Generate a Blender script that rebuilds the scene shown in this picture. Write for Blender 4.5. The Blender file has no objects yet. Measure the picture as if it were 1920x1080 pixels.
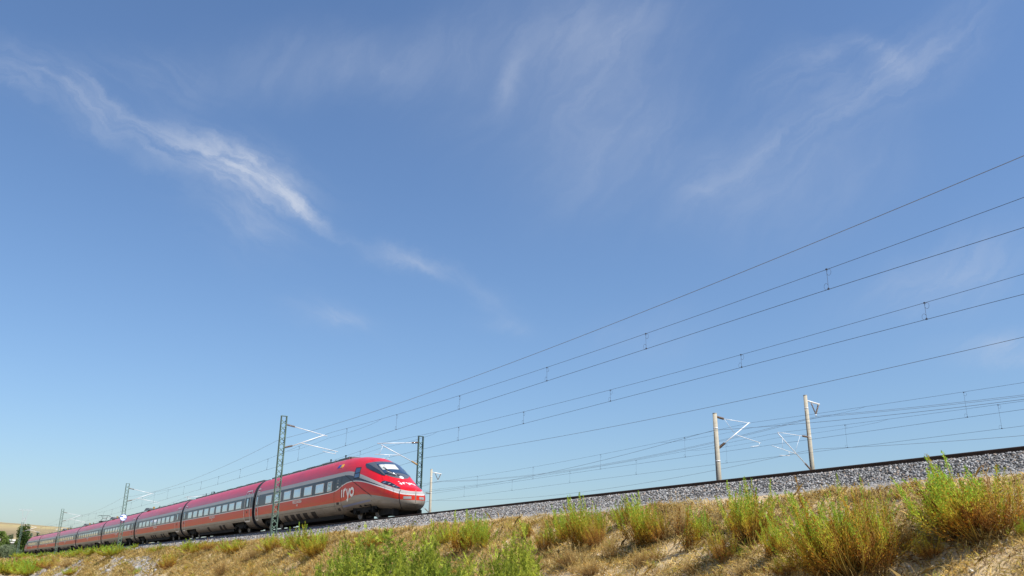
import bpy, math, random
import numpy as np
from mathutils import Vector, Matrix
random.seed(9); rng = np.random.default_rng(7)
PI = math.pi
scene = bpy.context.scene
COL = scene.collection

# ------------------------------------------------------------------ camera
F_PX, PITCH, ROLL = 1608.33, .31929, .009356        # focal length in 1920-wide pixels
RAIL_H = 2.80                                        # rail top above the camera
cam_data = bpy.data.cameras.new('camera'); cam = bpy.data.objects.new('camera', cam_data); COL.objects.link(cam)
cam_data.sensor_width = 36; cam_data.lens = F_PX/1920*36
cam_data.clip_start = .1; cam_data.clip_end = 12000
FWD = Vector((0, math.cos(PITCH), math.sin(PITCH))); U0 = Vector((0, -math.sin(PITCH), math.cos(PITCH))); R0 = Vector((1, 0, 0))
RIGHT = R0*math.cos(ROLL) + U0*math.sin(ROLL); UP = -R0*math.sin(ROLL) + U0*math.cos(ROLL)
cam.matrix_world = Matrix((( RIGHT.x, UP.x, -FWD.x, 0), (RIGHT.y, UP.y, -FWD.y, 0), (RIGHT.z, UP.z, -FWD.z, 0), (0, 0, 0, 1)))
scene.camera = cam
def ray(px, py):                                     # direction through a pixel of the 1920x1080 photograph
    return (FWD + RIGHT*((px-960)/F_PX) + UP*((540-py)/F_PX)).normalized()

# ------------------------------------------------------------------ light
SUN_AZ, SUN_EL = math.radians(127), math.radians(54)
scene.view_settings.view_transform = 'Standard'; scene.view_settings.look = 'None'
scene.view_settings.exposure = 0.45; scene.view_settings.gamma = 1.0
scene.view_settings.use_curve_mapping = False
world = bpy.data.worlds.new('World'); scene.world = world; world.use_nodes = True
sun_d = bpy.data.lights.new('sun', 'SUN'); sun_d.energy = 5.0; sun_d.angle = math.radians(.5); sun_d.color = (1, .95, .87)
sun = bpy.data.objects.new('sun', sun_d); COL.objects.link(sun)
sdir = Vector((math.sin(SUN_AZ)*math.cos(SUN_EL), math.cos(SUN_AZ)*math.cos(SUN_EL), math.sin(SUN_EL)))
sun.rotation_euler = (-sdir).to_track_quat('-Z', 'Y').to_euler(); sun.location = (60, -40, 80)
try:
    scene.cycles.max_bounces = 6; scene.cycles.transparent_max_bounces = 8; scene.cycles.caustics_reflective = False
except Exception: pass

def build_world():
    nt = world.node_tree; nt.nodes.clear(); L = nt.links.new
    def N(t, **k):
        n = nt.nodes.new(t)
        for a, b in k.items(): setattr(n, a, b)
        return n
    def M(op, a, b=None, c=None, clamp=False):
        n = N('ShaderNodeMath', operation=op); n.use_clamp = clamp
        for i, v in enumerate((a, b, c)):
            if v is None: continue
            if isinstance(v, (int, float)): n.inputs[i].default_value = v
            else: L(v, n.inputs[i])
        return n.outputs[0]
    sky = N('ShaderNodeTexSky', sky_type='NISHITA'); sky.sun_disc = False
    sky.sun_elevation = SUN_EL; sky.sun_rotation = SUN_AZ; sky.altitude = 0
    sky.air_density = 1.25; sky.dust_density = 1.0; sky.ozone_density = 4.0
    hs = N('ShaderNodeHueSaturation'); hs.inputs['Saturation'].default_value = 1.0; hs.inputs['Value'].default_value = 1.0
    tint = N('ShaderNodeMix', data_type='RGBA', blend_type='MULTIPLY'); tint.inputs['Factor'].default_value = 1; tint.inputs[7].default_value = (.89, 1.0, 1.15, 1)
    L(sky.outputs[0], tint.inputs[6]); L(tint.outputs[2], hs.inputs['Color'])
    tc = N('ShaderNodeTexCoord'); sp = N('ShaderNodeSeparateXYZ'); L(tc.outputs['Generated'], sp.inputs[0])
    x, y, z = sp.outputs
    yy = M('MAXIMUM', y, .05)
    u = M('DIVIDE', x, yy); v = M('DIVIDE', z, yy)
    front = M('MULTIPLY', M('SUBTRACT', y, .1), 5, clamp=True)
    cmb = N('ShaderNodeCombineXYZ'); L(u, cmb.inputs[0]); L(v, cmb.inputs[1]); uv = cmb.outputs[0]
    def uvpt(px, py):
        d = ray(px, py); return d.x/d.y, d.z/d.y
    # warp for ragged outlines
    wn = N('ShaderNodeTexNoise'); wn.inputs['Scale'].default_value = 5; wn.inputs['Detail'].default_value = 7; wn.inputs['Roughness'].default_value = .62
    L(uv, wn.inputs['Vector'])
    ws = N('ShaderNodeVectorMath', operation='SUBTRACT'); L(wn.outputs['Color'], ws.inputs[0]); ws.inputs[1].default_value = (.5, .5, .5)
    wm = N('ShaderNodeVectorMath', operation='SCALE'); L(ws.outputs[0], wm.inputs[0]); wm.inputs['Scale'].default_value = .11
    wa = N('ShaderNodeVectorMath', operation='ADD'); L(uv, wa.inputs[0]); L(wm.outputs[0], wa.inputs[1]); wuv = wa.outputs[0]
    def fibre(ang, sx, sy, seed, lo, hi, dist=.6):
        mp = N('ShaderNodeMapping'); mp.vector_type = 'TEXTURE'; mp.inputs['Rotation'].default_value = (0, 0, ang)
        mp.inputs['Scale'].default_value = (sx, sy, 1); mp.inputs['Location'].default_value = (seed, seed*.7, 0)
        L(wuv, mp.inputs['Vector'])
        n = N('ShaderNodeTexNoise'); n.inputs['Scale'].default_value = 1; n.inputs['Detail'].default_value = 9
        n.inputs['Roughness'].default_value = .6; n.inputs['Distortion'].default_value = dist; L(mp.outputs[0], n.inputs['Vector'])
        mr = N('ShaderNodeMapRange', interpolation_type='SMOOTHSTEP'); mr.inputs['From Min'].default_value = lo; mr.inputs['From Max'].default_value = hi
        L(n.outputs[0], mr.inputs['Value']); return mr.outputs[0]
    fibL = fibre(math.radians(-30), .12, .024, 3.1, .27, .78, .4)
    fibR = fibre(math.radians(40), .17, .034, 9.7, .28, .82)
    fibV = fibre(math.radians(58), .16, .045, 5.2, .30, .85)
    def blobs(lst):
        tot = None
        for (x0, y0, x1, y1, wpx, amp) in lst:
            a = uvpt(x0, y0); b = uvpt(x1, y1)
            cx, cy = (a[0]+b[0])/2, (a[1]+b[1])/2; ln = math.hypot(b[0]-a[0], b[1]-a[1])/2; an = math.atan2(b[1]-a[1], b[0]-a[0])
            mp = N('ShaderNodeMapping'); mp.vector_type = 'TEXTURE'; mp.inputs['Location'].default_value = (cx, cy, 0)
            mp.inputs['Rotation'].default_value = (0, 0, an); mp.inputs['Scale'].default_value = (ln*1.25, wpx/F_PX*1.25, 1)
            L(wuv, mp.inputs['Vector'])
            le = N('ShaderNodeVectorMath', operation='LENGTH'); L(mp.outputs[0], le.inputs[0])
            g = M('MULTIPLY', M('EXPONENT', M('MULTIPLY', M('POWER', le.outputs['Value'], 2), -1.6)), amp)
            tot = g if tot is None else M('ADD', tot, g)
        return tot
    left = blobs([(-60, 95, 230, 225, 50, .23), (140, 150, 240, 235, 34, .14), (210, 215, 440, 300, 42, .32), (330, 255, 560, 355, 60, .32), (390, 285, 570, 375, 34, .44),
                  (510, 325, 595, 405, 22, .52), (380, 330, 540, 450, 70, .20), (690, 466, 840, 508, 20, .30), (850, 512, 980, 590, 26, .09),
                  (590, 400, 670, 450, 12, .10), (530, 585, 690, 625, 30, .12), (590, 605, 660, 620, 14, .26), (180, 110, 420, 160, 50, .10)])
    right = blobs([(1480, 260, 1860, 10, 72, .25), (1620, 90, 1690, 125, 30, .22), (1420, 170, 1570, 70, 44, .26), (1280, 345, 1370, 350, 20, .06), (1280, 380, 1500, 240, 80, .16), (1580, 60, 1640, 90, 20, .22)])
    low = blobs([(1640, 570, 1920, 470, 60, .26), (1780, 670, 1960, 640, 30, .30), (1120, 640, 1300, 610, 50, .12), (1850, 690, 1990, 688, 16, .25), (900, 600, 1020, 610, 20, .10)])
    veil = blobs([(850, 160, 1300, 20, 170, .28), (980, 330, 1300, 210, 140, .26), (380, 130, 900, 90, 80, .24), (1050, 100, 1240, 10, 40, .16), (930, 200, 975, 90, 18, .18), (1350, 420, 1700, 260, 110, .16)])
    m = M('ADD', M('ADD', M('MULTIPLY', left, M('ADD', M('MULTIPLY', fibL, 1.15), .22)), M('MULTIPLY', M('ADD', right, low), M('ADD', M('MULTIPLY', fibR, 1.1), .25))),
          M('MULTIPLY', veil, M('ADD', M('MULTIPLY', fibV, .55), .45)))
    m = M('MULTIPLY', m, front)
    # the rest of the sky carries the same thin cirrus
    mp = N('ShaderNodeMapping'); mp.inputs['Scale'].default_value = (1.5, 4, 6); L(tc.outputs['Generated'], mp.inputs['Vector'])
    gn = N('ShaderNodeTexNoise'); gn.inputs['Scale'].default_value = 1.3; gn.inputs['Detail'].default_value = 8; gn.inputs['Distortion'].default_value = .7; L(mp.outputs[0], gn.inputs['Vector'])
    g = M('MULTIPLY', M('MULTIPLY', M('SUBTRACT', gn.outputs[0], .48), 1.6, clamp=True), M('SUBTRACT', 1, front))
    m = M('MINIMUM', M('ADD', m, g), .85)
    mix = N('ShaderNodeMix', data_type='RGBA'); L(m, mix.inputs['Factor']); L(hs.outputs[0], mix.inputs[6]); mix.inputs[7].default_value = CLOUD_RGB
    bg = N('ShaderNodeBackground'); bg.inputs['Strength'].default_value = SKY_STRENGTH; L(mix.outputs[2], bg.inputs['Color'])
    out = N('ShaderNodeOutputWorld'); L(bg.outputs[0], out.inputs[0])
SKY_STRENGTH = .092
CLOUD_RGB = (4.7, 5.2, 6.2, 1)
build_world()

# ------------------------------------------------------------------ helpers
def props(o, label=None, cat=None, group=None, kind=None):
    if label: o['label'] = label
    if cat: o['category'] = cat
    if group: o['group'] = group
    if kind: o['kind'] = kind
    return o
def empty(name, loc=(0, 0, 0), rz=0, **k):
    o = bpy.data.objects.new(name, None); COL.objects.link(o); o.location = loc; o.rotation_euler = (0, 0, rz)
    o.empty_display_size = .3
    return props(o, **k)
def link(name, me, parent=None, loc=(0, 0, 0), rz=0, **k):
    o = bpy.data.objects.new(name, me); COL.objects.link(o); o.location = loc; o.rotation_euler = (0, 0, rz)
    if parent is not None: o.parent = parent
    return props(o, **k)
def np_mesh(name, V, Fc, mats, midx=None, smooth=False, col=None):
    """V (n,3); Fc (m,k) faces all of k corners"""
    me = bpy.data.meshes.new(name); V = np.asarray(V, np.float32); Fc = np.asarray(Fc, np.int32); n, k = Fc.shape
    me.vertices.add(len(V)); me.vertices.foreach_set('co', V.ravel())
    me.loops.add(n*k); me.loops.foreach_set('vertex_index', Fc.ravel())
    me.polygons.add(n); me.polygons.foreach_set('loop_start', np.arange(n, dtype=np.int32)*k)
    try: me.polygons.foreach_set('loop_total', np.full(n, k, np.int32))
    except Exception: pass
    for m in mats: me.materials.append(m)
    if midx is not None: me.polygons.foreach_set('material_index', np.asarray(midx, np.int32))
    if smooth: me.polygons.foreach_set('use_smooth', np.ones(n, bool))
    if col is not None:
        a = me.color_attributes.new('Col', 'FLOAT_COLOR', 'POINT'); c = np.ones((len(V), 4), np.float32); c[:, :3] = col; a.data.foreach_set('color', c.ravel())
    me.update(calc_edges=True); me.validate()
    return me
class MB:
    def __init__(s): s.v = []; s.f = []; s.m = []
    def add(s, vs, fs, m=0):
        b = len(s.v); s.v += [tuple(v) for v in vs]; s.f += [tuple(i+b for i in f) for f in fs]; s.m += [m]*len(fs); return s
    def box(s, x0, x1, y0, y1, z0, z1, m=0):
        vs = [(x, y, z) for z in (z0, z1) for y in (y0, y1) for x in (x0, x1)]
        return s.add(vs, [(0, 2, 3, 1), (4, 5, 7, 6), (0, 1, 5, 4), (2, 6, 7, 3), (0, 4, 6, 2), (1, 3, 7, 5)], m)
    def tube(s, pts, r, n=8, m=0, cap=True):
        pts = [Vector(p) for p in pts]; rs = r if isinstance(r, (list, tuple)) else [r]*len(pts); vs = []; fs = []
        for i, p in enumerate(pts):
            t = (pts[min(i+1, len(pts)-1)]-pts[max(i-1, 0)]).normalized()
            a = t.cross(Vector((0, 0, 1)));
            if a.length < .05: a = t.cross(Vector((1, 0, 0)))
            a.normalize(); b = t.cross(a)
            for k in range(n):
                w = 2*PI*k/n; vs.append(p + (a*math.cos(w)+b*math.sin(w))*rs[i])
        for i in range(len(pts)-1):
            for k in range(n): fs.append((i*n+k, i*n+(k+1) % n, (i+1)*n+(k+1) % n, (i+1)*n+k))
        if cap: fs.append(tuple(range(n-1, -1, -1))); fs.append(tuple((len(pts)-1)*n+k for k in range(n)))
        return s.add(vs, fs, m)
    def bar(s, p, q, w, h, m=0):                      # rectangular bar
        p = Vector(p); q = Vector(q); t = (q-p).normalized(); a = t.cross(Vector((0, 0, 1)))
        if a.length < .05: a = Vector((1, 0, 0))
        a.normalize(); b = a.cross(t); vs = []
        for e in (p, q):
            for i, j in ((-1, -1), (1, -1), (1, 1), (-1, 1)): vs.append(e+a*i*w/2+b*j*h/2)
        return s.add(vs, [(3, 2, 1, 0), (4, 5, 6, 7), (0, 1, 5, 4), (1, 2, 6, 5), (2, 3, 7, 6), (3, 0, 4, 7)], m)
    def mesh(s, name, mats, smooth=False):
        me = bpy.data.meshes.new(name); me.from_pydata([tuple(v) for v in s.v], [], s.f)
        for m in (mats if isinstance(mats, (list, tuple)) else [mats]): me.materials.append(m)
        if any(s.m): me.polygons.foreach_set('material_index', s.m)
        if smooth: me.polygons.foreach_set('use_smooth', [True]*len(s.f))
        me.update(); return me
    def build(s, name, mats, parent=None, smooth=False, **k): return link(name, s.mesh(name, mats, smooth), parent, **k)

# ------------------------------------------------------------------ the railway's course: s metres behind the train's nose, lat metres to its near side
P_TH, P_K1, P_K2, P_X, P_Y = .55594, 1.6971e-4, 6.0621e-7, -4.7145, 47.2526
_s = np.linspace(-400, 420, 8201); _th = P_TH + P_K1*np.clip(_s, 0, None) + P_K2*np.clip(_s, 0, None)**2
_dx = -np.sin(_th); _dy = np.cos(_th); _h = _s[1]-_s[0]
_X = np.concatenate([[0], np.cumsum((_dx[1:]+_dx[:-1])/2*_h)]); _Y = np.concatenate([[0], np.cumsum((_dy[1:]+_dy[:-1])/2*_h)])
_X = _X-np.interp(0, _s, _X)+P_X; _Y = _Y-np.interp(0, _s, _Y)+P_Y
def course(S): return np.interp(S, _s, _X), np.interp(S, _s, _Y), np.interp(S, _s, _th)
def W(S, lat, z):                                     # z is above the rail top
    x, y, th = course(S); return np.stack([x-np.cos(th)*lat, y-np.sin(th)*lat, RAIL_H+np.asarray(z, float)+0*x], -1)
def Wv(s, lat, z): return Vector([float(a) for a in W(s, lat, z)])
def heading(s): return float(course(s)[2])+PI/2       # z rotation so that local +x runs along s, local +y towards the near side
def to_sl(x, y):                                      # plan point -> (s, lat)
    i = int(np.argmin((_X-x)**2+(_Y-y)**2)); th = _th[i]
    ex, ey = x-_X[i], y-_Y[i]
    return float(_s[i]-math.sin(th)*ex+math.cos(th)*ey), float(-math.cos(th)*ex-math.sin(th)*ey)

# ------------------------------------------------------------------ materials
def mat(name, rgb=(.5, .5, .5), rough=.6, metal=0, coat=0, spec=.5, noise=None, bump=None, build=None, coat_rough=.05):
    m = bpy.data.materials.new(name); m.use_nodes = True; nt = m.node_tree; b = nt.nodes['Principled BSDF']
    b.inputs['Base Color'].default_value = (*rgb, 1); b.inputs['Roughness'].default_value = rough; b.inputs['Metallic'].default_value = metal
    b.inputs['Coat Weight'].default_value = coat; b.inputs['Coat Roughness'].default_value = coat_rough; b.inputs['Specular IOR Level'].default_value = spec
    tc = nt.nodes.new('ShaderNodeTexCoord')
    if noise:                                         # (scale vec, rgb2, lo, hi)
        sc, rgb2, lo, hi = noise
        mp = nt.nodes.new('ShaderNodeMapping'); mp.inputs['Scale'].default_value = sc; nt.links.new(tc.outputs['Object'], mp.inputs[0])
        n = nt.nodes.new('ShaderNodeTexNoise'); n.inputs['Scale'].default_value = 1; n.inputs['Detail'].default_value = 8; n.inputs['Roughness'].default_value = .65
        nt.links.new(mp.outputs[0], n.inputs['Vector'])
        r = nt.nodes.new('ShaderNodeMapRange'); r.inputs['From Min'].default_value = lo; r.inputs['From Max'].default_value = hi; nt.links.new(n.outputs[0], r.inputs['Value'])
        mx = nt.nodes.new('ShaderNodeMix'); mx.data_type = 'RGBA'; mx.inputs[6].default_value = (*rgb, 1); mx.inputs[7].default_value = (*rgb2, 1)
        nt.links.new(r.outputs[0], mx.inputs['Factor']); nt.links.new(mx.outputs[2], b.inputs['Base Color'])
    if bump:
        sc, st, dist = bump
        n = nt.nodes.new('ShaderNodeTexNoise'); n.inputs['Scale'].default_value = sc; n.inputs['Detail'].default_value = 6; nt.links.new(tc.outputs['Object'], n.inputs['Vector'])
        bp = nt.nodes.new('ShaderNodeBump'); bp.inputs['Strength'].default_value = st; bp.inputs['Distance'].default_value = dist
        nt.links.new(n.outputs[0], bp.inputs['Height']); nt.links.new(bp.outputs[0], b.inputs['Normal'])
    if build: build(m, nt, b, tc)
    return m
RED = mat('red_paint', (.66, .006, .010), .36, coat=.30, spec=.35, noise=((.6, 3, 3), (.54, .006, .012), .4, .7), bump=(1.3, .02, .02))
RED_LOW = mat('red_paint_dusty', (.56, .014, .008), .42, spec=.25, coat=.08, coat_rough=.2, noise=((.5, 6, 9), (.46, .06, .015), .38, .72), bump=(1.3, .03, .02))
SILVER = mat('silver_paint', (.46, .445, .425), .42, metal=.2, spec=.3, noise=((.5, 5, 8), (.46, .44, .41), .4, .7))
PALE_LINE = mat('pale_line_paint', (.66, .65, .64), .45)
CHARCOAL = mat('charcoal_band', (.024, .025, .032), .35, spec=.3, coat=.05, noise=((.8, 4, 4), (.04, .04, .045), .4, .7))
def dirt(m, nt, b, tc):
    # brake dust thrown up from the track: stronger low on the skirt and behind the bogies, in streaks
    sp = nt.nodes.new('ShaderNodeSeparateXYZ'); nt.links.new(tc.outputs['Object'], sp.inputs[0])
    mp = nt.nodes.new('ShaderNodeMapping'); mp.inputs['Scale'].default_value = (.9, 1, 5); nt.links.new(tc.outputs['Object'], mp.inputs[0])
    n = nt.nodes.new('ShaderNodeTexNoise'); n.inputs['Detail'].default_value = 8; n.inputs['Roughness'].default_value = .7; n.inputs['Scale'].default_value = 1.2
    nt.links.new(mp.outputs[0], n.inputs['Vector'])
    a = nt.nodes.new('ShaderNodeMath'); a.operation = 'MULTIPLY_ADD'; nt.links.new(sp.outputs[2], a.inputs[0]); a.inputs[1].default_value = -.9; a.inputs[2].default_value = 1.0
    ad = nt.nodes.new('ShaderNodeMath'); ad.operation = 'ADD'; nt.links.new(a.outputs[0], ad.inputs[0]); nt.links.new(n.outputs[0], ad.inputs[1])
    r = nt.nodes.new('ShaderNodeMapRange'); r.inputs['From Min'].default_value = .45; r.inputs['From Max'].default_value = 1.35; nt.links.new(ad.outputs[0], r.inputs['Value'])
    cr = nt.nodes.new('ShaderNodeValToRGB'); e = cr.color_ramp.elements
    e[0].color = (.31, .285, .255, 1); e[1].color = (.075, .058, .044, 1); x = e.new(.5); x.color = (.20, .168, .135, 1)
    nt.links.new(r.outputs[0], cr.inputs[0]); nt.links.new(cr.outputs[0], b.inputs['Base Color'])
SKIRT = mat('dusty_grey_skirt', rough=.5, spec=.3, build=dirt)
ROOF = mat('roof_grey', (.13, .135, .14), .6, noise=((2, 2, 2), (.09, .09, .09), .4, .6))
DARK = mat('underframe_black', (.010, .0095, .009), .85, spec=.2, noise=((4, 4, 4), (.028, .022, .018), .5, .75))
RUBBER = mat('gangway_rubber', (.022, .02, .022), .75)
STEEL = mat('worn_steel', (.12, .10, .085), .5, metal=.5)
GLASS = mat('coach_glass', (.62, .64, .65), .10, metal=.8, noise=((1.3, 1, 1), (.52, .55, .57), .35, .65))
GLASS_D = mat('dark_cab_glass', (.02, .022, .028), .06, coat=1)
GLASS_W = mat('windscreen_glass', (.03, .06, .12), .05, coat=1, metal=.2)
MASKM = mat('windscreen_surround', (.085, .088, .10), .3, coat=.5)
BLIND = mat('sun_blind', (.50, .53, .50), .5)
WHITE = mat('white_lettering', (.80, .79, .78), .5)
SEAM = mat('panel_seam', (.02, .015, .015), .7)
CHROME = mat('lamp_reflector', (.75, .76, .78), .12, metal=.9)
LAMPG = mat('lamp_lens', (.35, .34, .33), .15, coat=1, metal=.3)
GREEN_ST = mat('green_painted_steel', (.10, .17, .135), .55, noise=((3, 3, 3), (.16, .22, .18), .45, .7))
GREEN_DK = mat('dark_green_steel', (.045, .10, .085), .55, noise=((3, 3, 3), (.08, .14, .12), .45, .7))
GALV = mat('galvanised_tube', (.70, .71, .72), .4, metal=.1)
INSUL = mat('brown_insulator', (.16, .10, .06), .3, coat=.4)
INSUL_Y = mat('ochre_insulator', (.42, .26, .08), .35, coat=.3)
WIRE = mat('wire_copper_aged', (.06, .07, .10), .6)
WIRE_F = mat('feeder_cable', (.16, .17, .19), .6)
CONC = mat('pole_concrete', (.40, .365, .285), .85, noise=((1.5, 1.5, 6), (.32, .29, .23), .4, .7), bump=(30, .2, .01))
CONC_B = mat('block_concrete', (.50, .48, .44), .9, noise=((3, 3, 3), (.38, .36, .33), .4, .7), bump=(20, .3, .02))
SLEEPER = mat('sleeper_concrete', (.12, .11, .10), .9, noise=((5, 5, 5), (.07, .06, .055), .4, .7))
RAILM = mat('rail_rust', (.045, .026, .02), .75, noise=((6, 6, 6), (.08, .045, .03), .4, .7))
RAILT = mat('rail_running_surface', (.45, .43, .40), .3, metal=.8)
SIGN_B = mat('sign_blue', (.01, .10, .45), .4); SIGN_W = mat('sign_white', (.85, .87, .90), .45)
FLAG_B = mat('flag_blue', (.02, .05, .35), .4); FLAG_Y = mat('flag_yellow', (.85, .55, .05), .4); FLAG_R = mat('flag_red', (.7, .1, .02), .4)

# ------------------------------------------------------------------ terrain
PROF = [(-270, -4.6), (-255, -.95), (-36, -.9), (-33.2, -.85), (-31.6, -.25), (-19.4, -.25), (-17.8, -.85), (-9, -.8), (-7.3, -.30), (1.2, -.215), (1.5, -.235), (1.85, -.28), (2.9, -.76), (4.25, -.99),
        (5.0, -1.35), (7.0, -2.65), (9.4, -4.25), (11, -4.42), (400, -4.45)]
_pl = np.array([p[0] for p in PROF]); _pz = np.array([p[1] for p in PROF])
def hsh(ix, iy, k): 
    v = np.sin(ix*127.1+iy*311.7+k*74.7)*43758.5453; return v-np.floor(v)
def vnoise(x, y, k=0):
    ix, iy = np.floor(x), np.floor(y); fx, fy = x-ix, y-iy; fx = fx*fx*(3-2*fx); fy = fy*fy*(3-2*fy)
    a, b, c, d = hsh(ix, iy, k), hsh(ix+1, iy, k), hsh(ix, iy+1, k), hsh(ix+1, iy+1, k)
    return (a*(1-fx)+b*fx)*(1-fy)+(c*(1-fx)+d*fx)*fy-.5
def ground_rel(S, L):
    S = np.asarray(S, float); L = np.asarray(L, float)
    z = np.interp(L, _pl, _pz)
    w = np.clip((L-4.1)/.8, 0, 1)*np.clip((60-L)/40, 0, 1)
    z = z + w*(vnoise(S/2.6, L/1.9, 1)*.34+vnoise(S/.9, L/.8, 2)*.13+vnoise(S/.33, L/.3, 3)*.045)
    wg = np.clip((L-2.8)/.4, 0, 1)*(1-np.clip((L-4.1)/.8, 0, 1))
    return z + wg*vnoise(S/.8, L/.5, 4)*.05
def ground_z(x, y):
    s, l = to_sl(x, y); return RAIL_H+float(ground_rel(s, l))
def hit(px, py, lmin=None):                           # where a pixel's ray meets the near slope
    d = ray(px, py); t = 6.0
    while t < 420:
        p = d*t; s, l = to_sl(p.x, p.y)
        if l < 12 and p.z <= RAIL_H+float(ground_rel(s, l)): return Vector((p.x, p.y, RAIL_H+float(ground_rel(s, l)))), t, s, l
        t += .06 if t < 60 else .4
    return None
def soilmat(m, nt, b, tc):
    L = nt.links.new
    def noise(sc, det=6, ro=.6):
        n = nt.nodes.new('ShaderNodeTexNoise'); n.inputs['Scale'].default_value = sc; n.inputs['Detail'].default_value = det; n.inputs['Roughness'].default_value = ro
        L(tc.outputs['Object'], n.inputs['Vector']); return n.outputs[0]
    def ramp(v, a):
        r = nt.nodes.new('ShaderNodeValToRGB'); e = r.color_ramp.elements; e[0].position, e[0].color = a[0][0], (*a[0][1], 1); e[1].position, e[1].color = a[-1][0], (*a[-1][1], 1)
        for p, c in a[1:-1]: q = e.new(p); q.color = (*c, 1)
        L(v, r.inputs[0]); return r.outputs[0]
    def mixc(f, a, c):
        x = nt.nodes.new('ShaderNodeMix'); x.data_type = 'RGBA'; L(f, x.inputs['Factor']); L(a, x.inputs[6]); L(c, x.inputs[7]); return x.outputs[2]
    soil = ramp(noise(1.1, 10, .7), [(.3, (.44, .31, .17)), (.5, (.60, .46, .28)), (.7, (.68, .56, .38))])
    fine = ramp(noise(16, 8, .7), [(.35, (.24, .155, .075)), (.5, (.54, .40, .22)), (.68, (.70, .57, .36))])
    f1 = nt.nodes.new('ShaderNodeValue'); f1.outputs[0].default_value = .5
    c = mixc(f1.outputs[0], soil, fine)
    rock = ramp(noise(2.4, 10, .7), [(.36, (.12, .105, .10)), (.5, (.34, .315, .30)), (.66, (.52, .50, .49))])
    at = nt.nodes.new('ShaderNodeAttribute'); at.attribute_name = 'Col'; sp = nt.nodes.new('ShaderNodeSeparateColor'); L(at.outputs['Color'], sp.inputs[0])
    c = mixc(sp.outputs[0], c, rock)                  # red channel: bare pale rock
    grav = ramp(noise(24, 6, .8), [(.35, (.16, .145, .13)), (.5, (.29, .27, .25)), (.65, (.42, .395, .37))])
    c = mixc(sp.outputs[1], c, grav)                  # green channel: gravel path beside the ballast
    ball = ramp(noise(14, 6, .8), [(.38, (.03, .03, .033)), (.5, (.07, .07, .072)), (.62, (.22, .215, .21))])
    c = mixc(sp.outputs[2], c, ball)                  # blue channel: ballast
    L(c, b.inputs['Base Color'])
    bp = nt.nodes.new('ShaderNodeBump'); bp.inputs['Strength'].default_value = .8; bp.inputs['Distance'].default_value = .06; L(noise(7, 10, .75), bp.inputs['Height']); L(bp.outputs[0], b.inputs['Normal'])
SOIL = mat('embankment_soil', rough=.95, spec=.1, build=soilmat)

def rockmask(S, L):
    m = np.clip((vnoise(S/9., (L+S*.06)/1.3, 11)+vnoise(S/3., (L+S*.1)/.5, 12)*.7+.17)*4, 0, 1)
    return m*np.clip((S-22)/12, 0, 1)*np.clip((150-S)/25, 0, 1)*np.clip((L-5.3)/.4, 0, 1)*np.clip((14-L)/2, 0, 1)
def grid_mesh(name, sv, lv, material):
    S, Lt = np.meshgrid(sv, lv, indexing='ij'); z = ground_rel(S, Lt); rm = rockmask(S, Lt)
    z = z + rm*(np.abs(vnoise(S/1.3+Lt, Lt/.28-S*.25, 13))*.30)
    V = W(S.ravel(), Lt.ravel(), z.ravel()); ns, nl = S.shape
    i = np.arange(ns-1)[:, None]*nl+np.arange(nl-1)[None, :]; i = i.ravel()
    Fc = np.stack([i, i+1, i+nl+1, i+nl], 1)[:, ::-1]
    path = (np.clip((Lt-2.75)/.2, 0, 1)*np.clip((4.5+vnoise(S/.7, Lt*0, 6)*.9-Lt)/.35, 0, 1))
    bal = np.where((Lt <= 2.95) & (Lt > -33.6), 1., 0.)
    far = np.where(Lt < -33.6, 0, 0)
    c = np.stack([rm, path*(1-bal), bal], -1).reshape(-1, 3)
    return np_mesh(name, V, Fc, [material], smooth=True, col=c)
s_near = np.arange(-46, 60, .22); s_mid = np.arange(60, 240, .6)
l_near = np.concatenate([np.arange(1.85, 4.2, .12), np.arange(4.2, 9.6, .13), [10, 11, 12, 14]])
sv = np.concatenate([s_near, s_mid])
link('embankment', grid_mesh('embankment', sv, l_near, SOIL), kind='structure')
lv2 = np.array([-270, -262, -255, -200, -120, -80, -50, -36, -33.2, -31.6, -27.8, -23, -19.4, -17.8, -14, -9, -7.3, -6, -4.6, -2.5, 0, 1.45, 1.85])
link('track_formation', grid_mesh('track_formation', np.arange(-200, 400, 4.), lv2, SOIL), kind='structure')
lv3 = np.array([14, 18, 25, 40, 70, 120, 200, 300])
link('foreground_ground', grid_mesh('foreground_ground', np.arange(-200, 400, 3.), lv3, SOIL), kind='structure')
lv4 = np.array([1.85, 2.9, 3.5, 4.25, 5, 6, 7, 8, 9.4, 11, 12, 14])
link('embankment', grid_mesh('embankment_far', np.arange(239.4, 401, 1.5), lv4, SOIL), kind='structure')
link('embankment', grid_mesh('embankment_behind', np.arange(-200, -45.9, 1.1), lv4, SOIL), kind='structure')
def plainmat(m, nt, b, tc):
    n = nt.nodes.new('ShaderNodeTexNoise'); n.inputs['Scale'].default_value = .02; n.inputs['Detail'].default_value = 9; nt.links.new(tc.outputs['Object'], n.inputs['Vector'])
    r = nt.nodes.new('ShaderNodeValToRGB'); e = r.color_ramp.elements; e[0].position = .35; e[0].color = (.30, .23, .12, 1); e[1].position = .65; e[1].color = (.48, .40, .24, 1)
    nt.links.new(n.outputs[0], r.inputs[0]); nt.links.new(r.outputs[0], b.inputs['Base Color'])
PLAIN = mat('dry_plain', rough=.95, spec=.1, build=plainmat)
b = MB(); b.add([(-6000, -6000, -1.9), (6000, -6000, -1.9), (6000, 6000, -1.9), (-6000, 6000, -1.9)], [(0, 1, 2, 3)]); b.build('ground', PLAIN, kind='structure')

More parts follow.
